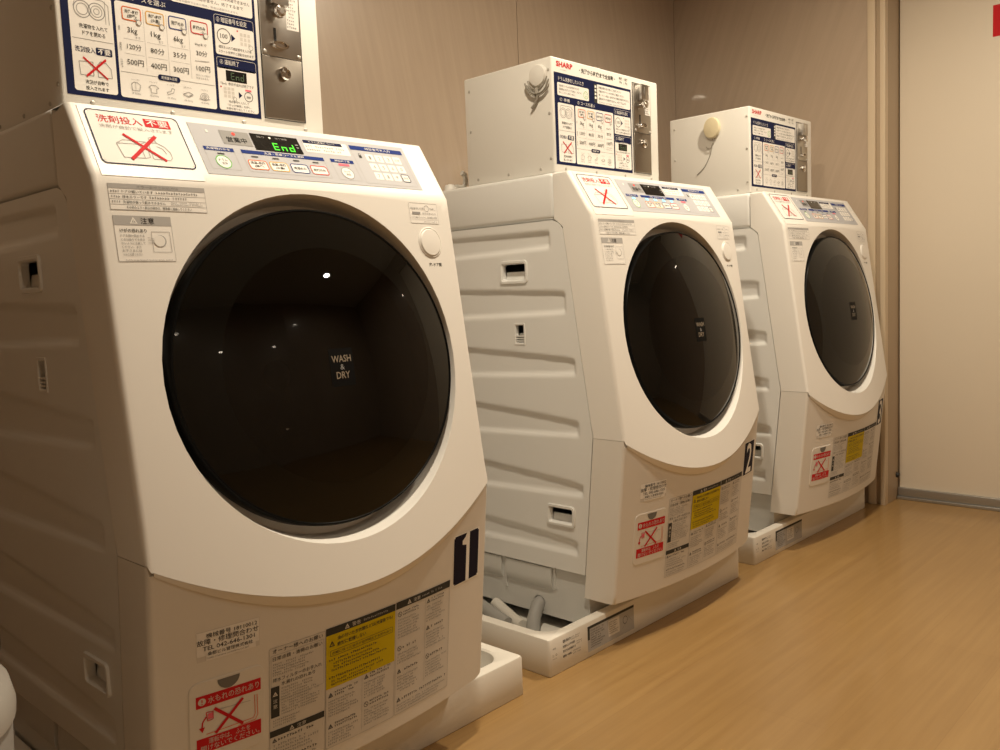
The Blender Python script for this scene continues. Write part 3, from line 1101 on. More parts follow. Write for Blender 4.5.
def caution_sheet():
    S = Sheet(0.0003)
    x0, x1, a, b = 0.0215, 0.1025, 0.0535, 0.1175
    S.rect(x0, a, x1, b, 'paper', 0)
    S.rect(x0, a, x1, a + 0.0135, 'mid', 1)
    S.frame(x0, a, x1, b, 0.002, 0.0005, 'mid', 1)
    S.tri(0.049, a + 0.0070, 0.0055, 0.0012, 'white', 2)
    S.text('注意', 0.059, a + 0.0025, 0.078, a + 0.0112, 'black', 2)
    S.text('けがの恐れあり', x0 + 0.007, a + 0.018, x0 + 0.044, a + 0.0235, 'dark', 2, 0.01)
    for i, t in enumerate(['ドアを開け閉めする', 'ときは指などを挟ま', 'ないように注意して', 'ください。また', 'お子さまには', '十分ご注意ください']):
        S.text(t, x0 + 0.007, a + 0.0262 + i * 0.0052, x0 + 0.040 - (i > 2) * 0.006, a + 0.0300 + i * 0.0052, 'grey', 2)
    S.frame(x0 + 0.050, a + 0.0215, x1 - 0.004, b - 0.013, 0.001, 0.0006, 'mid', 2)
    S.disc(x0 + 0.062, a + 0.035, 0.0085, 'mid', 2)
    S.disc(x0 + 0.0605, a + 0.035, 0.0080, 'white', 3)
    for k in range(3):
        S.line(x0 + 0.044, a + 0.030 + k * 0.004, x0 + 0.052, a + 0.032 + k * 0.003, 0.0006, 'mid', 3)
    S.micro(x0 + 0.010, b - 0.0035, x1 - 0.004, b - 0.0005, 1, 'mid', 2, 4, 0)
    return S

def button_note():
    S = Sheet(0.0003)
    x0, x1, a, b = 0.5580, 0.6285, 0.0105, 0.0480
    S.rrect(x0, a, x1, b, 0.002, 'paper', 0)
    S.frame(x0, a, x1, b, 0.002, 0.0005, 'mid', 1)
    S.text('暗証番号を入力後', x0 + 0.003, a + 0.008, x0 + 0.036, a + 0.0125, 'grey', 2)
    S.circ(x0 + 0.043, a + 0.0095, 0.0058, 0.0007, 'grey', 2)
    S.text('を押し、', x0 + 0.051, a + 0.008, x1 - 0.003, a + 0.0125, 'grey', 2)
    S.rect(x0 + 0.006, a + 0.0165, x0 + 0.026, a + 0.0212, 'grey', 2)
    S.text('表示が消えたら', x0 + 0.031, a + 0.017, x1 - 0.005, a + 0.021, 'grey', 2)
    S.text('ドアを開けてください。途中開閉も同様', x0 + 0.004, a + 0.0245, x1 - 0.004, a + 0.0285, 'grey', 2)
    S.line(x0 + 0.002, b - 0.007, x1 - 0.002, b - 0.007, 0.0004, 'mid', 2)
    S.micro(x0 + 0.03, b - 0.005, x1 - 0.004, b - 0.0015, 1, 'mid', 2, 8, 0)
    return S
def button_caption():
    S = Sheet(0.0003)
    S.text('扉-ドア開', 0.5885, 0.1205, 0.6200, 0.1275, 'dark', 0, 0.02)
    return S

def contact_sheet():
    S = Sheet(0.0003)
    x0, x1, a, b = 0.0620, 0.1545, 0.1030, 0.1480
    S.rect(x0 + 0.001, a, x1 + 0.001, b, 'label', 0)
    S.rect(x0 + 0.001, a + 0.0008, x1, b - 0.0080, 'paper', 1)
    S.rect(x0 + 0.014, a + 0.028, x1 - 0.005, b, 'paper', 2)
    S.text('機械番号 18110012', x0 + 0.0145, a + 0.0035, x1 - 0.003, a + 0.0110, 'black', 3)
    S.text('故障・修理問合わせ', x0 + 0.0015, a + 0.0118, x1 - 0.001, a + 0.0208, 'black', 3)
    S.text('TEL 042-646-1301', x0 + 0.0095, a + 0.0228, x1 - 0.007, a + 0.0292, 'black', 3)
    S.text('桑都ビル管理株式会社', x0 + 0.0160, a + 0.0318, x1 - 0.010, a + 0.0376, 'black', 4)
    S.text('http://www.sotobm.co.jp/', x0 + 0.0160, a + 0.0395, x1 - 0.016, a + 0.0430, 'grey', 4)
    return S

def filter_print():
    S = Sheet(0.0015)
    x0, x1 = 0.0600, 0.1560
    S.rect(x0, 0.1990, x1, 0.2175, 'red', 0)
    S.disc(x0 + 0.0085, 0.2082, 0.0056, 'label', 1)
    S.rect(x0 + 0.0077, 0.2045, x0 + 0.0093, 0.2092, 'red', 2)
    S.rect(x0 + 0.0077, 0.2105, x0 + 0.0093, 0.2122, 'red', 2)
    S.text('水もれの恐れあり', x0 + 0.0170, 0.2028, x1 - 0.003, 0.2135, 'label', 1)
    S.line(x0 + 0.026, 0.2235, x0 + 0.068, 0.2620, 0.0046, 'red', 2)
    S.line(x0 + 0.068, 0.2215, x0 + 0.027, 0.2625, 0.0046, 'red', 3)
    S.path([(x0 + 0.014, 0.2260), (x0 + 0.024, 0.2270), (x0 + 0.024, 0.2390), (x0 + 0.016, 0.2400), (x0 + 0.014, 0.2260)], 0.0012, 'red', 1)
    S.rect(x0 + 0.0165, 0.2285, x0 + 0.0235, 0.2375, 'pink', 1)
    S.path([(x0 + 0.014, 0.2330), (x0 + 0.009, 0.2400), (x0 + 0.0075, 0.2500)], 0.0022, 'red', 1)
    S.poly([(x0 + 0.0035, 0.2480), (x0 + 0.0085, 0.2560), (x0 + 0.0120, 0.2480)], 'red', 1)
    S.path([(x0 + 0.086, 0.2230), (x0 + 0.087, 0.2530), (x0 + 0.084, 0.2590), (x0 + 0.014, 0.2600)], 0.0010, 'orange', 1)
    S.path([(x0 + 0.090, 0.2230), (x0 + 0.091, 0.2560), (x0 + 0.087, 0.2630), (x0 + 0.060, 0.2640)], 0.0010, 'orange', 1)
    S.path([(x0 + 0.028, 0.2270), (x0 + 0.080, 0.2300)], 0.0008, 'mid', 1)
    S.rect(x0, 0.2620 + 0.003, x1, 0.2880, 'red', 0)
    S.text('運転中は、ふたを', x0 + 0.017, 0.2672, x1 - 0.017, 0.2758, 'label', 1)
    S.text('開けないでください。', x0 + 0.006, 0.2772, x1 - 0.003, 0.2862, 'label', 1)
    return S

def warning_sheet():
    S = Sheet(0.0003)
    A, B = 0.1570, 0.3640
    x0, x1 = 0.1700, 0.5500
    c1, c2, c3 = 0.1700, 0.2680, 0.4130
    S.rect(x0, A + 0.0030, c2 - 0.001, B, 'label', 0)
    S.rect(c2, A + 0.0015, x1, B, 'label', 0)
    for a, b in ((c1, c2 - 0.001), (c2, c3 - 0.003), (c3 - 0.001, x1)):
        S.frame(a, A + 0.0025, b, B, 0.003, 0.0007, 'mid', 1)
    # first column
    S.text('オーナー様へのお願い', c1 + 0.006, A + 0.0050, c2 - 0.006, A + 0.0125, 'dark', 2)
    S.frame(c1 + 0.003, A + 0.0150, c2 - 0.004, A + 0.0900, 0.002, 0.0005, 'mid', 1)
    S.text('日常点検・清掃のお願い', c1 + 0.006, A + 0.0175, c2 - 0.007, A + 0.0245, 'dark', 2)
    S.micro(c1 + 0.006, A + 0.028, c2 - 0.006, A + 0.050, 5, 'grey', 2, 11)
    S.text('排水フィルターのお手入れ', c1 + 0.006, A + 0.0520, c2 - 0.008, A + 0.0588, 'dark', 2)
    S.text('水漏れの恐れあり', c1 + 0.020, A + 0.0610, c2 - 0.020, A + 0.0672, 'dark', 2)
    S.rect(c1 + 0.0025, A + 0.0660, c1 + 0.0165, A + 0.1160, 'dark', 2)
    S.tri(c1 + 0.0095, A + 0.0780, 0.0042, 0.0010, 'label', 3)
    S.text('注', c1 + 0.0060, A + 0.0860, c1 + 0.0130, A + 0.0925, 'label', 3)
    S.text('意', c1 + 0.0060, A + 0.0950, c1 + 0.0130, A + 0.1015, 'label', 3)
    S.micro(c1 + 0.020, A + 0.070, c2 - 0.006, A + 0.116, 10, 'grey', 2, 12)
    S.micro(c1 + 0.006, A + 0.119, c2 - 0.040, A + 0.133, 3, 'grey', 2, 13)
    S.rect(c1 + 0.0005, A + 0.1370, c2 - 0.003, A + 0.1475, 'dark', 2)
    S.tri(c1 + 0.037, A + 0.1427, 0.0042, 0.0009, 'label', 3)
    S.text('注意', c1 + 0.046, A + 0.1392, c1 + 0.062, A + 0.1458, 'label', 3)
    S.micro(c1 + 0.014, A + 0.1500, c2 - 0.020, A + 0.1580, 1, 'dark', 2, 14, 0.1)
    S.tri(c1 + 0.008, A + 0.1540, 0.0040, 0.0009, 'dark', 2)
    S.micro(c1 + 0.006, A + 0.1600, c2 - 0.006, B - 0.024, 4, 'grey', 2, 15)
    S.micro(c1 + 0.006, B - 0.022, c2 - 0.006, B - 0.015, 1, 'dark', 2, 19, 0.15)
    S.micro(c1 + 0.006, B - 0.014, c2 - 0.006, B - 0.002, 2, 'grey', 2, 16)
    # second column
    e2 = c3 - 0.003
    S.rect(c2, A + 0.0010, e2, A + 0.0135, 'dark', 2)
    S.tri(c2 + 0.040, A + 0.0078, 0.0046, 0.0010, 'label', 3)
    S.text('警告', c2 + 0.050, A + 0.0040, c2 + 0.067, A + 0.0112, 'label', 3)
    S.micro(c2 + 0.073, A + 0.0050, e2 - 0.012, A + 0.0105, 1, 'mid', 3, 21, 0.1)
    S.rect(c2, A + 0.0135, e2, A + 0.1040, 'yellow', 2)
    S.tri(c2 + 0.011, A + 0.0290, 0.0055, 0.0011, 'dark', 3)
    S.text('油の付いたお衣類などは(洗濯後でも)', c2 + 0.021, A + 0.0185, e2 - 0.006, A + 0.0262, 'dark', 3, 0.01)
    S.text('絶対に乾燥しない', c2 + 0.021, A + 0.0285, c2 + 0.078, A + 0.0358, 'dark', 3, 0.01)
    S.frame(c2 + 0.008, A + 0.0400, e2 - 0.006, A + 0.0500, 0.001, 0.0006, 'dark', 3)
    S.text('衣類に残った油分が自然発火する恐れあり', c2 + 0.011, A + 0.0425, e2 - 0.009, A + 0.0475, 'dark', 3)
    S.micro(c2 + 0.006, A + 0.0530, e2 - 0.030, A + 0.0590, 1, 'dark', 3, 22, 0.1)
    S.micro(c2 + 0.010, A + 0.0600, e2 - 0.008, A + 0.0770, 3, 'dark', 3, 23)
    S.micro(c2 + 0.006, A + 0.0830, e2 - 0.020, A + 0.0890, 1, 'dark', 3, 24, 0.1)
    S.micro(c2 + 0.010, A + 0.0900, e2 - 0.006, A + 0.1010, 2, 'dark', 3, 25)
    mid2 = (c2 + e2) / 2
    S.line(mid2, A + 0.108, mid2, B - 0.006, 0.0006, 'mid', 2)
    for k, (xa, da) in enumerate(((c2 + 0.004, A + 0.112), (mid2 + 0.004, A + 0.106), (c2 + 0.004, A + 0.166), (mid2 + 0.004, A + 0.155))):
        if k == 3:
            S.circ(xa + 0.005, da + 0.004, 0.0046, 0.0009, 'dark', 2)
            S.line(xa + 0.002, da + 0.001, xa + 0.008, da + 0.007, 0.0009, 'dark', 2)
        else:
            S.tri(xa + 0.005, da + 0.004, 0.0046, 0.0010, 'dark', 2)
        S.micro(xa + 0.013, da - 0.002, xa + 0.060, da + 0.009, 2, 'dark', 2, 31 + k, 0.2)
        S.micro(xa + 0.001, da + 0.012, xa + 0.062, min(da + 0.042, B - 0.004), 6 if da + 0.042 < B - 0.004 else 5, 'grey', 2, 41 + k)
    # third column
    S.rect(c3 - 0.001, A + 0.0005, x1, A + 0.0135, 'dark', 2)
    S.tri(c3 + 0.030, A + 0.0075, 0.0046, 0.0010, 'label', 3)
    S.text('注意', c3 + 0.040, A + 0.0040, c3 + 0.057, A + 0.0108, 'label', 3)
    S.micro(c3 + 0.062, A + 0.0045, x1 - 0.014, A + 0.0100, 1, 'mid', 3, 26, 0.1)
    mid3 = (c3 + x1) / 2 + 0.002
    S.line(mid3, A + 0.017, mid3, B - 0.036, 0.0006, 'mid', 2)
    for k, (xa, da, n) in enumerate(((c3 + 0.003, A + 0.020, 7), (mid3 + 0.003, A + 0.018, 6), (c3 + 0.003, A + 0.082, 4), (mid3 + 0.003, A + 0.068, 6), (c3 + 0.003, A + 0.124, 6), (mid3 + 0.003, A + 0.122, 6))):
        if k in (0, 2, 5):
            S.circ(xa + 0.005, da + 0.004, 0.0046, 0.0009, 'dark', 2)
            S.line(xa + 0.002, da + 0.001, xa + 0.008, da + 0.007, 0.0009, 'dark', 2)
        else:
            S.tri(xa + 0.005, da + 0.004, 0.0046, 0.0010, 'dark', 2)
        S.micro(xa + 0.013, da - 0.001, xa + 0.056, da + 0.009, 2 if k < 2 else 1, 'dark', 2, 51 + k, 0.2)
        S.micro(xa + 0.001, da + 0.012, xa + 0.060, da + 0.012 + n * 0.0052, n, 'grey', 2, 61 + k)
    S.tri(c3 + 0.008, B - 0.026, 0.0046, 0.0010, 'dark', 2)
    S.micro(c3 + 0.016, B - 0.030, x1 - 0.004, B - 0.022, 1, 'dark', 2, 71, 0.05)
    S.micro(c3 + 0.004, B - 0.019, x1 - 0.004, B - 0.004, 3, 'grey', 2, 72)
    return S

def number_sheet(n):
    S = Sheet(0.0003)
    x0, x1, a, b = 0.5600, 0.6385, 0.0810, 0.1735
    if n == 1:
        S.rect(x0 - 0.0022, a - 0.0022, x1 + 0.0005, b + 0.0022, 'paper', 0)
        S.rect(x0, a + 0.003, x1 - 0.0018, b - 0.003, 'plate', 1)
        S.rect(x0 + 0.003, a, x1 - 0.0048, a + 0.003, 'plate', 1)
        S.rect(x0 + 0.003, b - 0.003, x1 - 0.0048, b, 'plate', 1)
        S.rect(x0 + 0.0370, a - 0.0005, x0 + 0.0470, b + 0.0005, 'paper', 2)
        S.poly([(x0 + 0.0372, a + 0.0225), (x0 + 0.0372, a + 0.0010), (x0 + 0.0330, a + 0.0070), (x0 + 0.0250, a + 0.0125), (x0 + 0.0250, a + 0.0200)][::-1], 'paper', 2)
    else:
        S.rect(x0 - 0.0022, a - 0.0022, x1 + 0.0005, b + 0.0022, 'paper', 0)
        S.rect(x0, a, x1 - 0.0012, b, 'plate', 1)
        S.text(str(n), x0 + 0.0170, a + 0.0030, x0 + 0.0610, b - 0.0030, 'paper', 2, 0.012)
    return S

def make_washer():
    t = thing('washing_machine', 'x', 'washing machine', (0, 0, 0), 0, 'coin-operated washer dryers in a row')
    O = T_ORIGIN
    fp = make_front_panel().build('front_panel', M_WHITE, t, O, sharp=28, weld=True)
    make_lower_panel().build('lower_panel', M_LOWER, t, O, sharp=40, weld=True)
    make_top_cover().build('top_cover', M_SIDE, t, O, bevel=0.010)
    sp = make_side(False).build('side_panel', M_SIDE, t, O, sharp=50)
    pocket(*HOLES[0], 0.070, 0.0095, 0.0028).build('carry_handle', M_SIDE, sp, O)
    pocket(*HOLES[2], 0.070, 0.0095, 0.0035).build('carry_handle', M_SIDE, sp, O)
    v = pocket(*HOLES[1], 0.045, 0.0060, 0.0006)
    for k in range(3):
        z = HOLES[1][1] + 0.003 + k * 0.006
        v.box(0.001, HOLES[1][0], z, 0.013, HOLES[1][2], z + 0.0030)
    v.build('side_vent', M_SIDE, sp, O)
    make_side(True).build('side_panel', M_SIDE, t, O, sharp=50)
    make_cabinet().build('inner_cabinet', M_BASE, t, O)
    make_base().build('base', [M_BASE, M_DARK], t, O, sharp=30)
    for fx in (0.06, W - 0.06):
        for fy in (0.10, 0.54):
            b = MB()
            b.lathe([(0.024, 0.0190), (0.026, 0.024), (0.020, 0.036), (0.012, 0.040), (0.012, 0.090)], (fx, fy, 0), (0, 0, 1), seg=20)
            b.build('foot', M_DARK, t, O)
    rim, gl, em, bowl = make_door_parts()
    d = rim.build('door', M_RIM, t, O)
    gl.build('door_glass', [M_GLASS, M_GLASSB], d, O, sharp=20)
    S = Sheet(0.0003)
    EX, EH = XD - 0.004, HD + 0.007
    S.rect(EX - 0.0230, EH - 0.0300, EX + 0.0230, EH + 0.0300, 'black', 0)
    S.text('WASH', EX - 0.0185, EH - 0.0190, EX + 0.0185, EH - 0.0080, 'emblem', 1, 0.01)
    S.text('&', EX - 0.0040, EH - 0.0045, EX + 0.0040, EH + 0.0040, 'grey', 1)
    S.text('DRY', EX - 0.0130, EH + 0.0070, EX + 0.0130, EH + 0.0180, 'emblem', 1, 0.01)
    S.build('door_emblem', em, d, O)
    bowl.build('glass_bowl', M_GLASS, d, O)
    make_drum().build('drum', M_DRUM, t, O)
    # detergent drawer lid, a thin plate proud of the slope
    lid = MB()
    def lp(x, hh, e):
        return pB(x, hh) + nrm(pB, x, hh) * e
    xs = [0.0155 + (0.1645 - 0.0155) * i / 8 for i in range(9)]
    hh_ = [0.0015, 0.03, 0.06, 0.09, 0.1245]
    lid.grid([[lp(x, h, 0.0009) for x in xs] for h in hh_], 0, flip=False)
    ringp = [(x, hh_[0]) for x in xs] + [(xs[-1], h) for h in hh_[1:]] + [(x, hh_[-1]) for x in reversed(xs[:-1])] + [(xs[0], h) for h in reversed(hh_[1:-1])]
    lid.grid([[lp(x, h, 0.0009) for x, h in ringp], [lp(x, h, -0.001) for x, h in ringp]], 0, closed=True)
    ld = lid.build('detergent_lid', M_WHITE, t, O, weld=True)
    S, sf = notice_sheet()
    S.build('detergent_sticker', sf, ld, O)
    S, sf, X = control_sheet(1)
    cp = S.build('control_panel', lambda x, d_, X=X, sf=sf: sf(x + X, d_), t, O)
    S, sf = display_sheet(1)
    S.build('display', sf, cp, O)
    error_sheet().build('error_sticker', surfC, t, O)
    caution_sheet().build('caution_sticker', surfC, t, O)
    button_note().build('button_sticker', surfC, t, O)
    button_caption().build('button_caption', surfC, t, O)
    # round door button
    bt = MB()
    c = pC(0.5990, 0.0830)
    n = nrm(pC, 0.5990, 0.0830)
    bt.lathe([(0.0285, -0.003), (0.0285, 0.0008), (0.0272, 0.0016), (0.0262, 0.0010), (0.0256, -0.0012), (0.0250, 0.0016), (0.0235, 0.0032), (0.0150, 0.0038), (0.001, 0.0040)], c, n, 0, 40)
    c2 = c + Vector((0.003, 0, -0.012))
    bt.lathe([(0.0052, 0.0030), (0.0048, 0.0048), (0.001, 0.0050)], c2, n, 0, 20)
    bt.build('door_button', M_WHITE, t, O)
    contact_sheet().build('contact_sticker', surfD, t, O)
    # filter cover: raised rounded plate with a finger notch
    fc = MB()
    x0, x1, a, b, r = 0.0500, 0.1620, 0.1780, 0.3060, 0.014
    sh = Sheet()
    outer = sh.rr_pts(x0, a, x1, b, r, 6)
    inner = sh.rr_pts(x0 + 0.0016, a + 0.0016, x1 - 0.0016, b - 0.0016, r - 0.0016, 6)
    def sp_(p, e):
        q, nn = surfD(p[0], p[1])
        return q + nn * e
    fc.grid([[sp_(p, -0.0005) for p in outer], [sp_(p, 0.0008) for p in outer], [sp_(p, 0.0012) for p in inner]], 0, closed=True)
    # face as rows so that it follows the bulge
    def span(d_):
        dy = max(0.0, (a + r) - d_, d_ - (b - r))
        i_ = r - math.sqrt(max(0.0, r * r - dy * dy))
        return x0 + 0.0016 + i_, x1 - 0.0016 - i_
    rows = []
    for k in range(25):
        d_ = a + 0.0016 + (b - a - 0.0032) * k / 24
        l, rr = span(d_)
        rows.append([sp_((l + (rr - l) * i / 8, d_), 0.0012) for i in range(9)])
    fc.grid(rows, 0, flip=True)
    f_ob = fc.build('filter_cover', M_LOWER, t, O, sharp=50)
    nt_ = MB()
    pts = [sp_((0.1075 + 0.0165 * math.cos(math.pi * i / 16), 0.1815 + 0.0165 * math.sin(math.pi * i / 16)), 0.0017) for i in range(17)]
    nt_.fan(pts, 0)
    nt_.build('finger_notch', mat('notch_grey', (0.16, 0.155, 0.145), 0.6), f_ob, O)
    filter_print().build('filter_sticker', surfD, f_ob, O)
    warning_sheet().build('warning_sticker', surfD, t, O)
    number_sheet(1).build('number_plate', surfD, t, O)
    # pipe elbow and cap on the rear of the top
    el = MB()
    el.tube([(0.052, 0.50, 1.172), (0.070, 0.50, 1.172), (0.083, 0.50, 1.174), (0.089, 0.50, 1.181), (0.091, 0.50, 1.195), (0.087, 0.50, 1.208), (0.078, 0.50, 1.212)], 0.007, seg=10)
    el.tube([(0.052, 0.50, 1.160), (0.052, 0.50, 1.176)], 0.008, seg=10)
    el.build('inlet_elbow', M_HOSE2, t, O)
    cp2 = MB()
    cp2.lathe([(0.016, 1.158), (0.016, 1.168), (0.012, 1.176), (0.004, 1.178)], (0.030, 0.50, 0), (0, 0, 1), seg=20)
    cp2.build('inlet_cap', M_WHITE, t, O)
    return t

# ------------------------------------------------------------------ coin box
BX0, BX1, BZ0, BZ1, BY0, BY1 = 0.0195, 0.4755, 1.1612, 1.4370, 0.1215, 0.4190
B_ORIGIN = Vector(((BX0 + BX1) / 2, 0.27, BZ0))
PX0, PX1, PZ0, PZ1 = 0.0279, 0.3467, 1.1833, 1.4015
def box_surf(x, d):
    return Vector((x, BY0, BZ1 - d)), Vector((0, -1, 0))

def instruction_sheet():
    S = Sheet(0.0005)
    def X(u):
        return PX0 + u * (PX1 - PX0)
    def D(v):
        return BZ1 - PZ1 + v * (PZ1 - PZ0)
    def box(u0, v0, u1, v1, col='paper', r=0.004, L=1):
        S.rrect(X(u0), D(v0), X(u1), D(v1), r, col, L)
    def tx(s, u0, v0, u1, v1, col='dark', L=2, bold=0.0):
        S.text(s, X(u0), D(v0), X(u1), D(v1), col, L, bold)
    def ln(u0, v0, u1, v1, w, col, L=2):
        S.line(X(u0), D(v0), X(u1), D(v1), w, col, L)
    S.rect(PX0, D(0), PX1, D(1), 'navy', 0, 0.05)
    # top row
    tx('ドラム洗浄をしたいとき', 0.05, 0.040, 0.36, 0.085, 'white')
    box(0.035, 0.105, 0.425, 0.245)
    tx('洗濯前にドラム内を洗浄できます', 0.055, 0.125, 0.300, 0.150)
    tx('洗濯物を入れずにドアを閉め、ボタンを', 0.055, 0.163, 0.330, 0.188)
    tx('押してください(無料・約3分)', 0.055, 0.201, 0.250, 0.226)
    S.circ(X(0.385), D(0.185), 0.0095, 0.0012, 'green', 2)
    tx('ドラム', 0.370, 0.160, 0.400, 0.182, 'green')
    tx('洗浄', 0.374, 0.188, 0.396, 0.212, 'green')
    box(0.495, 0.030, 0.535, 0.245, 'dark', 0.002)
    box(0.530, 0.030, 0.985, 0.245)
    for k, (s, e) in enumerate((('貴重品等の忘れ物にご注意ください', 0.86), ('衣類のポケットの中身をご確認ください', 0.90), ('靴・ペット用品・油汚れの衣類は洗濯できません', 0.97), ('運転中ドアは開きません。終了するまで', 0.93))):
        v = 0.048 + 0.042 * k
        tx(s, 0.555, v, e, v + 0.027)
        S.rect(X(0.502), D(v), X(0.524), D(v + 0.026), 'white', 2)
    tx('洗濯の途中で止めた場合、料金は返却されません', 0.555, 0.218, 0.90, 0.236, 'grey')
    # left column
    tx('① 準備', 0.060, 0.268, 0.180, 0.305, 'white')
    box(0.035, 0.325, 0.232, 0.968)
    g = 'grey'
    S.path([(X(0.07), D(0.352)), (X(0.19), D(0.352)), (X(0.215), D(0.38)), (X(0.215), D(0.505))], 0.0009, g, 2)
    S.path([(X(0.07), D(0.352)), (X(0.055), D(0.42))], 0.0009, g, 2)
    S.path([(X(0.20), D(0.352)), (X(0.20), D(0.505))], 0.0007, g, 2)
    for cx in (0.095, 0.160):
        S.circ(X(cx), D(0.430), 0.0125, 0.0012, g, 2, 24)
        S.circ(X(cx), D(0.430), 0.0085, 0.0009, g, 2, 24)
    S.circ(X(0.160), D(0.430), 0.0045, 0.0009, g, 2, 16)
    tx('洗濯物を入れて', 0.075, 0.525, 0.205, 0.555, 'dark', 2, 0.01)
    tx('ドアを閉める', 0.088, 0.570, 0.192, 0.600, 'dark', 2, 0.01)
    ln(0.040, 0.625, 0.228, 0.625, 0.0007, 'grey')
    tx('洗剤投入', 0.048, 0.675, 0.140, 0.712, 'navy', 2, 0.012)
    S.rrect(X(0.143), D(0.668), X(0.218), D(0.718), 0.002, 'navy', 2)
    tx('不要', 0.151, 0.674, 0.210, 0.712, 'white', 3, 0.015)
    S.path([(X(0.062), D(0.775)), (X(0.125), D(0.770)), (X(0.125), D(0.862)), (X(0.066), D(0.862)), (X(0.062), D(0.775))], 0.0009, g, 2)
    S.path([(X(0.145), D(0.865)), (X(0.145), D(0.785)), (X(0.160), D(0.760)), (X(0.185), D(0.765)), (X(0.207), D(0.800)), (X(0.210), D(0.862)), (X(0.145), D(0.865))], 0.0009, g, 2)
    S.line(X(0.082), D(0.745), X(0.190), D(0.872), 0.0024, 'red', 3)
    S.line(X(0.186), D(0.742), X(0.092), D(0.868), 0.0030, 'red', 4)
    tx('洗剤が自動で', 0.085, 0.890, 0.190, 0.918, 'dark', 2, 0.01)
    tx('投入されます', 0.085, 0.930, 0.190, 0.957, 'dark', 2, 0.01)
    # middle
    tx('② コースを選ぶ', 0.275, 0.268, 0.500, 0.305, 'white')
    box(0.247, 0.325, 0.742, 0.972)
    cols = [('orange', '洗濯~乾燥', '(標準)', '3kg', '120分', '500円'), ('amber', '洗濯~乾燥', '(少量)', '1kg', '80分', '400円'), ('blue', '洗濯のみ', '', '6kg', '35分', '300円'), ('red', '乾燥のみ', '', '3kgまで', '30分', '100円')]
    for i, (c, a, b, kg, mn, yen) in enumerate(cols):
        u0 = 0.278 + i * 0.1155
        um = u0 + 0.048
        S.rrect(X(u0), D(0.352), X(u0 + 0.094), D(0.445), 0.004, 'white', 2)
        S.frame(X(u0), D(0.352), X(u0 + 0.094), D(0.445), 0.004, 0.0015, c, 3)
        tx(a, u0 + 0.014, 0.372 if b else 0.385, u0 + 0.080, 0.396 if b else 0.412, 'dark', 4, 0.02)
        if b:
            tx(b, u0 + 0.026, 0.402, u0 + 0.070, 0.428, 'dark', 4, 0.02)
        S.disc(X(u0 + 0.080), D(0.448), 0.0040, 'white', 5)
        S.circ(X(u0 + 0.080), D(0.448), 0.0042, 0.0008, 'grey', 6)
        S.line(X(u0 + 0.073), D(0.438), X(u0 + 0.062), D(0.418), 0.0016, 'grey', 6)
        if kg == '3kgまで':
            tx('3kgまで', u0 + 0.018, 0.508, u0 + 0.082, 0.530, 'dark', 3)
            tx(mn, u0 + 0.022, 0.560, u0 + 0.082, 0.600, 'dark', 3)
            ln(u0 + 0.012, 0.640, u0 + 0.090, 0.632, 0.0008, 'grey', 3)
            tx(yen, u0 + 0.018, 0.670, u0 + 0.092, 0.712, 'dark', 3)
            tx('(30分ごとに追加で', u0 + 0.012, 0.732, u0 + 0.090, 0.748, 'grey', 3)
            tx('延長できます)', u0 + 0.012, 0.755, u0 + 0.080, 0.771, 'grey', 3)
        else:
            tx(kg, u0 + 0.022, 0.490, u0 + 0.070, 0.538, 'dark', 3)
            tx('まで', u0 + 0.060, 0.545, u0 + 0.082, 0.562, 'grey', 3)
            tx(mn, u0 + 0.014, 0.600, u0 + 0.084, 0.642, 'dark', 3)
            tx(yen, u0 + 0.010, 0.705, u0 + 0.090, 0.748, 'dark', 3)
            for vv in (0.572, 0.672):
                ln(u0, vv, u0 + 0.098, vv, 0.0004, 'mid', 2)
        if i:
            ln(u0 - 0.011, 0.352, u0 - 0.011, 0.775, 0.0004, 'mid', 2)
    for v, s in ((0.49, '量'), (0.60, '時間'), (0.71, '料金')):
        tx(s, 0.256, v, 0.266, v + (0.06 if len(s) > 1 else 0.03), 'grey', 3)
    ln(0.252, 0.800, 0.738, 0.800, 0.0006, 'grey')
    S.rrect(X(0.435), D(0.780), X(0.550), D(0.820), 0.004, 'navy', 3)
    tx('乾燥量の目安', 0.452, 0.789, 0.533, 0.811, 'white', 4)
    for i, s in enumerate(('ワイシャツ・ブラウス', 'Tシャツ', 'くつ下', 'タオル', 'バスタオル')):
        u = 0.320 + i * 0.089
        tx(s, u - 0.020, 0.838, u + 0.020, 0.850, 'grey', 3)
        if i == 0:
            S.path([(X(u - .02), D(.875)), (X(u - .008), D(.862)), (X(u + .008), D(.862)), (X(u + .024), D(.880)), (X(u + .018), D(.918)), (X(u - .018), D(.918)), (X(u - .02), D(.875))], 0.0008, 'grey', 3)
            ln(u, .865, u, .918, 0.0005, 'grey', 3)
        elif i == 1:
            S.path([(X(u - .026), D(.882)), (X(u - .010), D(.865)), (X(u + .010), D(.865)), (X(u + .026), D(.882)), (X(u + .014), D(.888)), (X(u + .014), D(.918)), (X(u - .014), D(.918)), (X(u - .014), D(.888)), (X(u - .026), D(.882))], 0.0008, 'grey', 3)
        elif i == 2:
            S.path([(X(u + .004), D(.866)), (X(u + .018), D(.870)), (X(u + .012), D(.898)), (X(u - .018), D(.915)), (X(u - .022), D(.900)), (X(u), D(.888)), (X(u + .004), D(.866))], 0.0008, 'grey', 3)
        elif i == 3:
            S.path([(X(u - .024), D(.892)), (X(u + .004), D(.876)), (X(u + .026), D(.888)), (X(u), D(.906)), (X(u - .024), D(.892)), (X(u - .024), D(.900)), (X(u), D(.914)), (X(u + .026), D(.896))], 0.0008, 'grey', 3)
        else:
            for r_ in (0.0075, 0.0045, 0.002):
                S.circ(X(u), D(.893), r_, 0.0007, 'grey', 3, 14, r_ * 0.8)
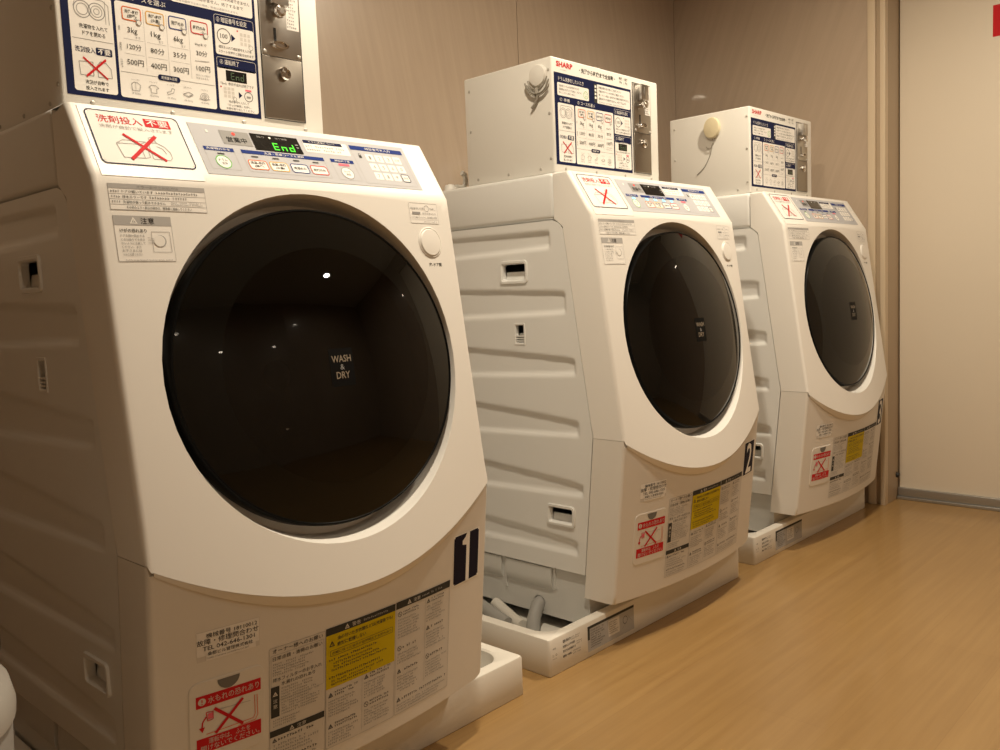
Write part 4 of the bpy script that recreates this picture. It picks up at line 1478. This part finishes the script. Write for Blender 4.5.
            S.path([(X(u - .03), D(.91)), (X(u - .01), D(.918)), (X(u + .03), D(.908))], 0.0008, 'grey', 3)
        tx('1枚 約' + ('200g', '130g', '50g', '70g', '300g')[i], u - 0.022, 0.930, u + 0.022, 0.947, 'grey', 3)
    # right
    tx('③ 暗証番号を設定', 0.770, 0.282, 0.945, 0.322, 'white')
    box(0.757, 0.340, 0.985, 0.560)
    S.circ(X(0.808), D(0.420), 0.0125, 0.0012, 'dark', 2, 24)
    tx('100', 0.788, 0.403, 0.828, 0.437)
    S.poly([(X(0.850), D(0.395)), (X(0.850), D(0.450)), (X(0.874), D(0.422))], 'navy', 2)
    for i in range(9):
        S.rect(X(0.902 + 0.022 * (i % 3)), D(0.372 + 0.034 * (i // 3)), X(0.917 + 0.022 * (i % 3)), D(0.396 + 0.034 * (i // 3)), 'label', 2)
    S.circ(X(0.962), D(0.470), 0.0042, 0.0007, 'grey', 3, 14)
    S.disc(X(0.888), D(0.362), 0.0014, 'red', 2, 8)
    tx('硬貨を入れて暗証番号を入力後', 0.775, 0.490, 0.965, 0.512)
    tx('スタートを押すと運転を始めます', 0.772, 0.524, 0.975, 0.546)
    S.rrect(X(0.757), D(0.578), X(0.985), D(0.66), 0.004, 'navy', 1)
    S.frame(X(0.757), D(0.578), X(0.985), D(0.968), 0.004, 0.0006, 'label', 2)
    S.frame(X(0.757), D(0.268), X(0.985), D(0.560), 0.004, 0.0006, 'label', 2)
    tx('④ 運転終了', 0.775, 0.592, 0.885, 0.630, 'white')
    box(0.757, 0.648, 0.985, 0.968)
    S.rect(X(0.805), D(0.668), X(0.925), D(0.748), 'screen', 2)
    for i, ch in enumerate('End'):
        x, y, w, h, t_ = X(0.833 + i * 0.028), D(0.682), 0.0060, 0.0115, 0.0010
        seg = {'a': (x, y, x + w, y + t_), 'g': (x, y + h / 2 - t_ / 2, x + w, y + h / 2 + t_ / 2), 'd': (x, y + h - t_, x + w, y + h),
               'f': (x, y, x + t_, y + h / 2), 'e': (x, y + h / 2, x + t_, y + h), 'b': (x + w - t_, y, x + w, y + h / 2), 'c': (x + w - t_, y + h / 2, x + w, y + h)}
        for s_ in SEGS[ch]:
            S.rect(*seg[s_], 'printed_green', 3)
    tx('「End」表示が出れば終了です', 0.772, 0.758, 0.965, 0.780)
    for i in range(9):
        S.rect(X(0.787 + 0.022 * (i % 3)), D(0.795 + 0.028 * (i // 3)), X(0.803 + 0.022 * (i % 3)), D(0.816 + 0.028 * (i // 3)), 'label', 2)
    S.circ(X(0.848), D(0.876), 0.0036, 0.0007, 'grey', 3, 14)
    S.disc(X(0.772), D(0.797), 0.0014, 'red', 2, 8)
    S.poly([(X(0.872), D(0.818)), (X(0.872), D(0.868)), (X(0.892), D(0.842))], 'navy', 2)
    S.circ(X(0.930), D(0.846), 0.0082, 0.0010, 'dark', 2, 20)
    S.rect(X(0.912), D(0.792), X(0.948), D(0.806), 'pink', 2)
    S.rect(X(0.918), D(0.842), X(0.942), D(0.856), 'grey', 3)
    tx('暗証番号を入力して', 0.812, 0.890, 0.930, 0.908)
    tx('「ロック解除」を押し、', 0.805, 0.917, 0.945, 0.935)
    tx('衣類を取り出してください', 0.795, 0.943, 0.960, 0.960)
    return S

def make_coin_box():
    t = thing('coin_box', 'x', 'coin box', (0, 0, 0), 0, 'coin payment boxes on the washers')
    O = B_ORIGIN
    b = MB()
    b.box(BX0, BY0, BZ0, BX1, BY1, BZ1)
    b.build('casing', M_BOX, t, O, bevel=0.004)
    instruction_sheet().build('instruction_panel', box_surf, t, O)
    S = Sheet(0.0004)
    S.text('SHARP', 0.0375, 0.0085, 0.1010, 0.0215, 'red', 0, 0.035)
    S.micro(0.0530, 0.0255, 0.0800, 0.0295, 1, 'mid', 0, 7, 0)
    S.build('brand_lettering', box_surf, t, O)
    S = Sheet(0.0004)
    S.text('・洗濯から乾燥まで全自動・', 0.1270, 0.0120, 0.2780, 0.0240, 'dark', 0, 0.02)
    S.text('乾燥', 0.2950, 0.0095, 0.3090, 0.0165, 'dark', 0, 0.02)
    S.text('3kg', 0.2970, 0.0190, 0.3075, 0.0260, 'dark', 0)
    S.text('洗濯', 0.3200, 0.0095, 0.3340, 0.0165, 'dark', 0, 0.02)
    S.text('6kg', 0.3220, 0.0190, 0.3325, 0.0260, 'dark', 0)
    S.line(0.3145, 0.0100, 0.3145, 0.0270, 0.0006, 'grey', 0)
    S.build('title_lettering', box_surf, t, O)
    # coin mechanism
    cm = MB()
    x0, x1, z0, z1 = 0.3545, 0.4358, 1.1870, 1.4220
    y = BY0
    cm.box(x0 - 0.001, y - 0.0012, z0 - 0.001, x1 + 0.0015, y + 0.01, z1 + 0.001, 1)
    cm.box(x0, y - 0.0045, 1.2925, x1 - 0.0025, y + 0.008, z1 - 0.002, 0)
    mech = cm.build('coin_mechanism', [M_STEEL, M_DARK], t, O, bevel=0.0008)
    lo = MB()
    lo.box(x0, y - 0.0040, z0, x1 - 0.0025, y + 0.008, 1.2915)
    lo.build('coin_hatch', M_STEEL2, mech, O, bevel=0.0008)
    lk = MB()
    lk.lathe([(0.0105, 0.0), (0.0105, 0.006), (0.0085, 0.0085), (0.0060, 0.0085), (0.0055, 0.005), (0.001, 0.005)], (0.3955, y - 0.004, 1.2640), (0, -1, 0), seg=28)
    lk.lathe([(0.0050, 0.0), (0.0050, 0.010), (0.004, 0.012)], (0.3905, y - 0.004, 1.2700), (0, -1, 0), seg=14)
    lk.build('hatch_lock', M_CHROME, mech, O)
    sl = MB()
    sl.box(0.3790, y - 0.0052, 1.3140, 0.3835, y - 0.004, 1.3400)
    sl.build('coin_slot', M_DARK, mech, O)
    kb = MB()
    kb.lathe([(0.0060, 0.0), (0.0060, 0.010), (0.0105, 0.012), (0.0112, 0.016), (0.0095, 0.021), (0.005, 0.023)], (0.3830, y - 0.0045, 1.3640), (0, -1, 0), seg=28)
    kb.build('return_knob', M_CHROME, mech, O)
    cu = MB()
    rows = []
    for k, (r, h) in enumerate(((0.0165, 0.0), (0.0165, 0.008), (0.0145, 0.011), (0.0105, 0.0115), (0.0095, 0.007))):
        rows.append([(0.3870 + r * math.cos(2 * math.pi * i / 28), y - 0.0045 - h, 1.3105 + 0.42 * r * math.sin(2 * math.pi * i / 28)) for i in range(28)])
    cu.grid(rows, 0, closed=True, flip=True)
    cu.fan(rows[-1], 0, True)
    cu.build('coin_cup', M_CHROME, mech, O)
    gd = MB()
    gd.box(0.3695, y - 0.020, 1.3765, 0.4030, y - 0.0045, 1.4170)
    gd.box(0.3800, y - 0.0215, 1.3870, 0.3920, y - 0.0200, 1.4090)
    gd.build('coin_guide', M_STEEL, mech, O, bevel=0.002)
    S = Sheet(0.0048)
    S.rect(0.4060, BZ1 - 1.4190, 0.4310, BZ1 - 1.3420, 'paper', 0)
    S.micro(0.4075, BZ1 - 1.4170, 0.4300, BZ1 - 1.3440, 13, 'grey', 1, 5, 0.3)
    S.build('coin_notice', box_surf, mech, O)
    scs = [((x0 + 0.005, y - 0.0045, 1.298), (0, -1, 0)), ((x1 - 0.008, y - 0.0045, 1.298), (0, -1, 0))]
    scs += [((x, y, 1.1745), (0, -1, 0)) for x in (0.063, 0.187, 0.313, 0.436)]
    scs += [((BX0, yy, 1.1750), (-1, 0, 0)) for yy in (0.380, 0.272, 0.165)]
    scs += [((BX0, 0.400, zz), (-1, 0, 0)) for zz in (1.403, 1.300)] + [((BX0, 0.131, zz), (-1, 0, 0)) for zz in (1.406, 1.304, 1.197)]
    for c, n in scs:
        m_ = MB()
        m_.lathe([(0.0038, -0.001), (0.0036, 0.0010), (0.0022, 0.0020), (0.0005, 0.0022)], c, n, 0, 12)
        m_.build('screw', M_SCREW, t, O)
    return t

# ------------------------------------------------------------------ drain pan
def make_pan(x0, x1, y0, tape):
    y1, H = 0.625, 0.0876
    cx, cy = (x0 + x1) / 2, (y0 + y1) / 2
    mb = MB()
    def loop(g, r, z, n=8):
        pts = []
        for px, py, s in ((x1 - g - r, y1 - g - r, 0), (x0 + g + r, y1 - g - r, 90), (x0 + g + r, y0 + g + r, 180), (x1 - g - r, y0 + g + r, 270)):
            for i in range(n + 1):
                a = math.radians(s + 90 * i / n)
                pts.append((px + r * math.cos(a), py + r * math.sin(a), z))
        return pts
    rows = [loop(0.002, 0.006, 0.0), loop(0.0, 0.007, 0.003), loop(0.0, 0.007, H - 0.005), loop(0.0015, 0.007, H - 0.0015), loop(0.005, 0.008, H),
            loop(0.026, 0.048, H), loop(0.030, 0.050, H - 0.004), loop(0.034, 0.050, 0.022), loop(0.042, 0.048, 0.013), loop(0.060, 0.04, 0.012)]
    mb.grid(rows, 0, closed=True)
    mb.fan(rows[-1], 0)
    mb.fan(rows[0], 0, True)
    return mb, Vector((cx, cy, 0.0))

def pan_sticker(x0, y0):
    S = Sheet(0.0003)
    def sf(x, d):
        return Vector((x0 + x, y0, 0.0876 - d)), Vector((0, -1, 0))
    # printed directly on the pan
    S.text('本体側', 0.012, 0.022, 0.022, 0.026, 'dark', 0)
    S.text('警告 防水パン', 0.048, 0.014, 0.078, 0.021, 'black', 0, 0.03)
    S.text('設置前に水平を確認', 0.048, 0.027, 0.092, 0.033, 'dark', 0, 0.01)
    S.text('取付方向を確認する', 0.048, 0.038, 0.094, 0.044, 'dark', 0, 0.01)
    S.text('踏まない・のせない', 0.048, 0.050, 0.080, 0.056, 'black', 0, 0.03)
    S.micro(0.080, 0.014, 0.112, 0.024, 2, 'grey', 0, 3, 0.1)
    S.micro(0.098, 0.030, 0.122, 0.040, 2, 'grey', 0, 4, 0.1)
    S.micro(0.084, 0.048, 0.118, 0.060, 2, 'grey', 0, 6, 0.1)
    S.circ(0.013, 0.040, 0.0025, 0.0006, 'dark', 0, 10)
    S.circ(0.024, 0.040, 0.0025, 0.0006, 'dark', 0, 10)
    S.micro(0.010, 0.046, 0.028, 0.050, 1, 'grey', 0, 9, 0)
    S2 = S
    S = Sheet(0.0003)
    S.rect(0.140, 0.012, 0.330, 0.074, 'mid', 0)
    S.rect(0.140, 0.012, 0.330, 0.0185, 'dark', 1)
    S.rect(0.140, 0.012, 0.148, 0.045, 'dark', 1)
    S.micro(0.152, 0.022, 0.215, 0.068, 8, 'dark', 1, 12)
    S.rect(0.222, 0.022, 0.268, 0.062, 'label', 1)
    S.micro(0.225, 0.025, 0.265, 0.058, 6, 'dark', 2, 13)
    S.circ(0.292, 0.040, 0.010, 0.0014, 'dark', 1, 18)
    S.line(0.280, 0.060, 0.312, 0.036, 0.0012, 'grey', 1)
    S.line(0.300, 0.028, 0.322, 0.052, 0.0012, 'grey', 1)
    return S2, S, sf

# ------------------------------------------------------------------ placing
OFF = [(0.0, 0.0, 0.0, 0.0), (1.1465, 0.0266, -0.0063, -0.0069), (2.1325, 0.0206, -0.0121, -0.0011)]
def place(mi, p):
    o, dy, r, dz = OFF[mi]
    c, s = math.cos(r), math.sin(r)
    return Vector((o + c * p[0] - s * p[1], dy + s * p[0] + c * p[1], p[2] + dz))

WASH_LABELS = ['large white front-loading washer dryer marked 1 with green End lit on its display',
               'white front-loading washer dryer marked 2 with cyan button lights, in the middle of the row',
               'white front-loading washer dryer marked 3 nearest the beige door casing']
COIN_LABELS = ['white coin box cut off by the top of the photo, on the washer marked 1',
               'white coin box with a grey cord loop on its side, on the middle washer',
               'white coin box with an ivory disc on its side, on the far washer marked 3']
washer = make_washer()
coin = make_coin_box()
for i in range(3):
    w = washer if i == 0 else copy_tree(washer)
    c = coin if i == 0 else copy_tree(coin)
    w.location = place(i, T_ORIGIN)
    w.rotation_euler = (0, 0, OFF[i][2])
    w['label'] = WASH_LABELS[i]
    c.location = place(i, B_ORIGIN)
    c.rotation_euler = (0, 0, OFF[i][2])
    c['label'] = COIN_LABELS[i]
    if i:
        def swap(ob, S, sf):
            tmp = S.build(ob.name, sf, None, T_ORIGIN)
            ob.data = tmp.data
            bpy.data.objects.remove(tmp)
        for ch in w.children_recursive:
            base = ch.name.split('.')[0]
            if base == 'number_plate':
                swap(ch, number_sheet(i + 1), surfD)
            elif base == 'control_panel':
                S, sf, X = control_sheet(i + 1)
                swap(ch, S, lambda x, d_, X=X, sf=sf: sf(x + X, d_))
            elif base == 'display':
                S, sf = display_sheet(i + 1)
                swap(ch, S, sf)

PAN_LABELS = ['white drain pan under the washer marked 1, its empty right end showing',
              'white drain pan with grey hoses inside, under the washer marked 2',
              'white drain pan under the washer marked 3 near the door casing']
for i in range(3):
    x0, x1, y0 = (-0.029, 0.8463, 0.0262) if i == 0 else (-0.1884, 0.6874, 0.016)
    mb, o = make_pan(x0, x1, y0, i > 0)
    pos = place(i, o) + Vector(((0.004, 0, 0), (-0.014, -0.013, 0), (0, 0, 0))[i])
    t = thing('drain_pan', PAN_LABELS[i], 'drain pan', (pos.x, pos.y, 0.0), OFF[i][2], 'white drain pans under the washers')
    mb.build('pan', M_PAN, t, o, sharp=40)
    if i:
        S2, S, sf = pan_sticker(x0, y0)
        S2.build('pan_print', sf, t, o)
        S.build('pan_sticker', sf, t, o)

# ------------------------------------------------------------------ hoses in the middle pan
def smooth(pts, n=8):
    P_ = [Vector(p) for p in pts]
    P_ = [P_[0] * 2 - P_[1]] + P_ + [P_[-1] * 2 - P_[-2]]
    out = []
    for i in range(1, len(P_) - 2):
        a, b, c, d = P_[i - 1:i + 3]
        for k in range(n):
            t = k / n
            out.append(0.5 * (2 * b + (c - a) * t + (2 * a - 5 * b + 4 * c - d) * t * t + (3 * b - a - 3 * c + d) * t ** 3))
    out.append(P_[-2])
    return out
def hose(name, pts, r, mt, label, ribs=False):
    pp = smooth([place(1, p) for p in pts])
    o = pp[0].copy()
    o.z = min(p.z for p in pp)
    mb = MB()
    rs = [r * (1 + (0.06 if (ribs and k % 2) else 0)) for k in range(len(pp))]
    mb.tube(pp, rs, seg=18)
    ob = mb.build(name, mt, None, o)
    ob.location = o
    tag(ob, label, 'hose', 'hoses in the middle drain pan')
    return ob
hose('drain_hose', [(0.024, 0.214, 0.079), (0.004, 0.214, 0.072), (-0.016, 0.208, 0.056), (-0.034, 0.198, 0.043), (-0.058, 0.178, 0.034), (-0.086, 0.150, 0.031)], 0.0175, M_HOSE,
     'grey hose leaving the round hole in the base of the washer marked 2')
h2 = hose('drain_hose', [(-0.050, 0.500, 0.066), (-0.048, 0.430, 0.062), (-0.050, 0.370, 0.052), (-0.056, 0.310, 0.038), (-0.064, 0.262, 0.031)], 0.0165, M_HOSE,
          'grey hose lying along the pan beside the washer marked 2, behind the other hose')
cf = MB()
pp = smooth([place(1, p) for p in [(-0.006, 0.360, 0.048), (-0.018, 0.310, 0.036), (-0.034, 0.262, 0.030), (-0.050, 0.222, 0.030)]])
o_ = pp[0].copy()
cf.tube(pp, 0.0155, seg=16)
c_ob = cf.build('pipe_sleeve', M_HOSE2, None, o_)
c_ob.location = o_
tag(c_ob, 'short pale pipe sleeve lying between the two grey hoses', 'pipe')

# ------------------------------------------------------------------ discs hung on the coin boxes
def lab_obj(mi, name, label):
    return thing(name, label, 'cord holder', place(mi, (BX0, 0.2, 1.38)), OFF[mi][2])
O_ = Vector((BX0, 0.2, 1.38))
t = lab_obj(1, 'cord_holder', 'round white disc with a looped grey cord on the middle coin box')
b = MB()
cy, cz = 0.160, 1.397
b.lathe([(0.026, 0.0), (0.026, 0.006), (0.024, 0.010), (0.014, 0.012), (0.001, 0.0125)], (BX0, cy, cz), (-1, 0, 0), 0, 36)
b.build('disc', M_BOX, t, O_)
b = MB()
x = BX0 - 0.006
for rr, ph0, ph1, dz in ((0.031, 195, 350, 0.0), (0.037, 200, 345, -0.004), (0.040, 188, 330, -0.006)):
    pts = [(x - 0.002, cy - rr * math.cos(math.radians(a)), cz + dz + rr * 1.05 * math.sin(math.radians(a))) for a in range(ph0, ph1 + 1, 8)]
    b.tube(pts, 0.0019, seg=8)
pts = smooth([(x - 0.002, cy + 0.002, cz - 0.036), (x - 0.001, cy + 0.002, cz - 0.050), (x, cy + 0.010, cz - 0.064), (x, cy + 0.022, cz - 0.074)])
b.tube(pts, 0.0034, seg=8)
b.tube([(x - 0.001, cy + 0.004, cz - 0.030), (x - 0.002, cy + 0.002, cz - 0.044)], 0.006, seg=10)
b.build('cord_loop', M_CORD, t, O_)
t = lab_obj(2, 'cord_holder', 'oval ivory disc with a thin dangling wire on the far coin box')
b = MB()
cy, cz = 0.251, 1.386
rows = []
for s, h in ((0.92, 0.003), (1.0, 0.005), (1.0, 0.013), (0.93, 0.017), (0.6, 0.019), (0.05, 0.0195)):
    rows.append([(BX0 - h, cy + 0.029 * s * math.cos(2 * math.pi * k / 36), cz + 0.034 * s * math.sin(2 * math.pi * k / 36)) for k in range(36)])
b.grid(rows, 0, closed=True, flip=True)
b.fan(rows[-1], 0, True)
b.fan(rows[0], 0)
b.lathe([(0.010, 0.0), (0.010, 0.006)], (BX0, cy, cz), (-1, 0, 0), 0, 16)
b.build('disc', M_IVORY, t, O_)
b = MB()
x = BX0 - 0.006
b.tube(smooth([(x, cy - 0.002, cz - 0.030), (x, cy - 0.001, cz - 0.045), (x, cy + 0.004, cz - 0.058), (x + 0.003, cy + 0.012, cz - 0.085), (x + 0.004, cy + 0.035, cz - 0.122), (x + 0.004, cy + 0.064, cz - 0.145)]), 0.0013, seg=8)
b.tube(smooth([(x, cy + 0.000, cz - 0.048), (x, cy + 0.006, cz - 0.062), (x, cy + 0.017, cz - 0.064), (x, cy + 0.025, cz - 0.058)]), 0.0013, seg=8)
b.tube([(x, cy - 0.002, cz - 0.028), (x, cy - 0.001, cz - 0.052)], 0.0024, seg=8)
b.build('wire', M_CORD, t, O_)

# ------------------------------------------------------------------ bin at the far left
BIN = (-0.353, -0.110)
t = thing('laundry_bin', 'rounded white plastic bin at the bottom left edge beside the first washer', 'bin', (BIN[0], BIN[1], 0))
b = MB()
b.lathe([(0.130, 0.0), (0.136, 0.004), (0.156, 0.32), (0.160, 0.425), (0.157, 0.432)], (0, 0, 0), (0, 0, 1), 0, 56)
b.build('bin_body', M_LID, t)
b = MB()
b.lathe([(0.158, 0.428), (0.164, 0.430), (0.165, 0.442), (0.160, 0.466), (0.142, 0.488), (0.10, 0.502), (0.04, 0.508), (0.002, 0.509)], (0, 0, 0), (0, 0, 1), 0, 56)
b.build('bin_lid', M_LID2, t)
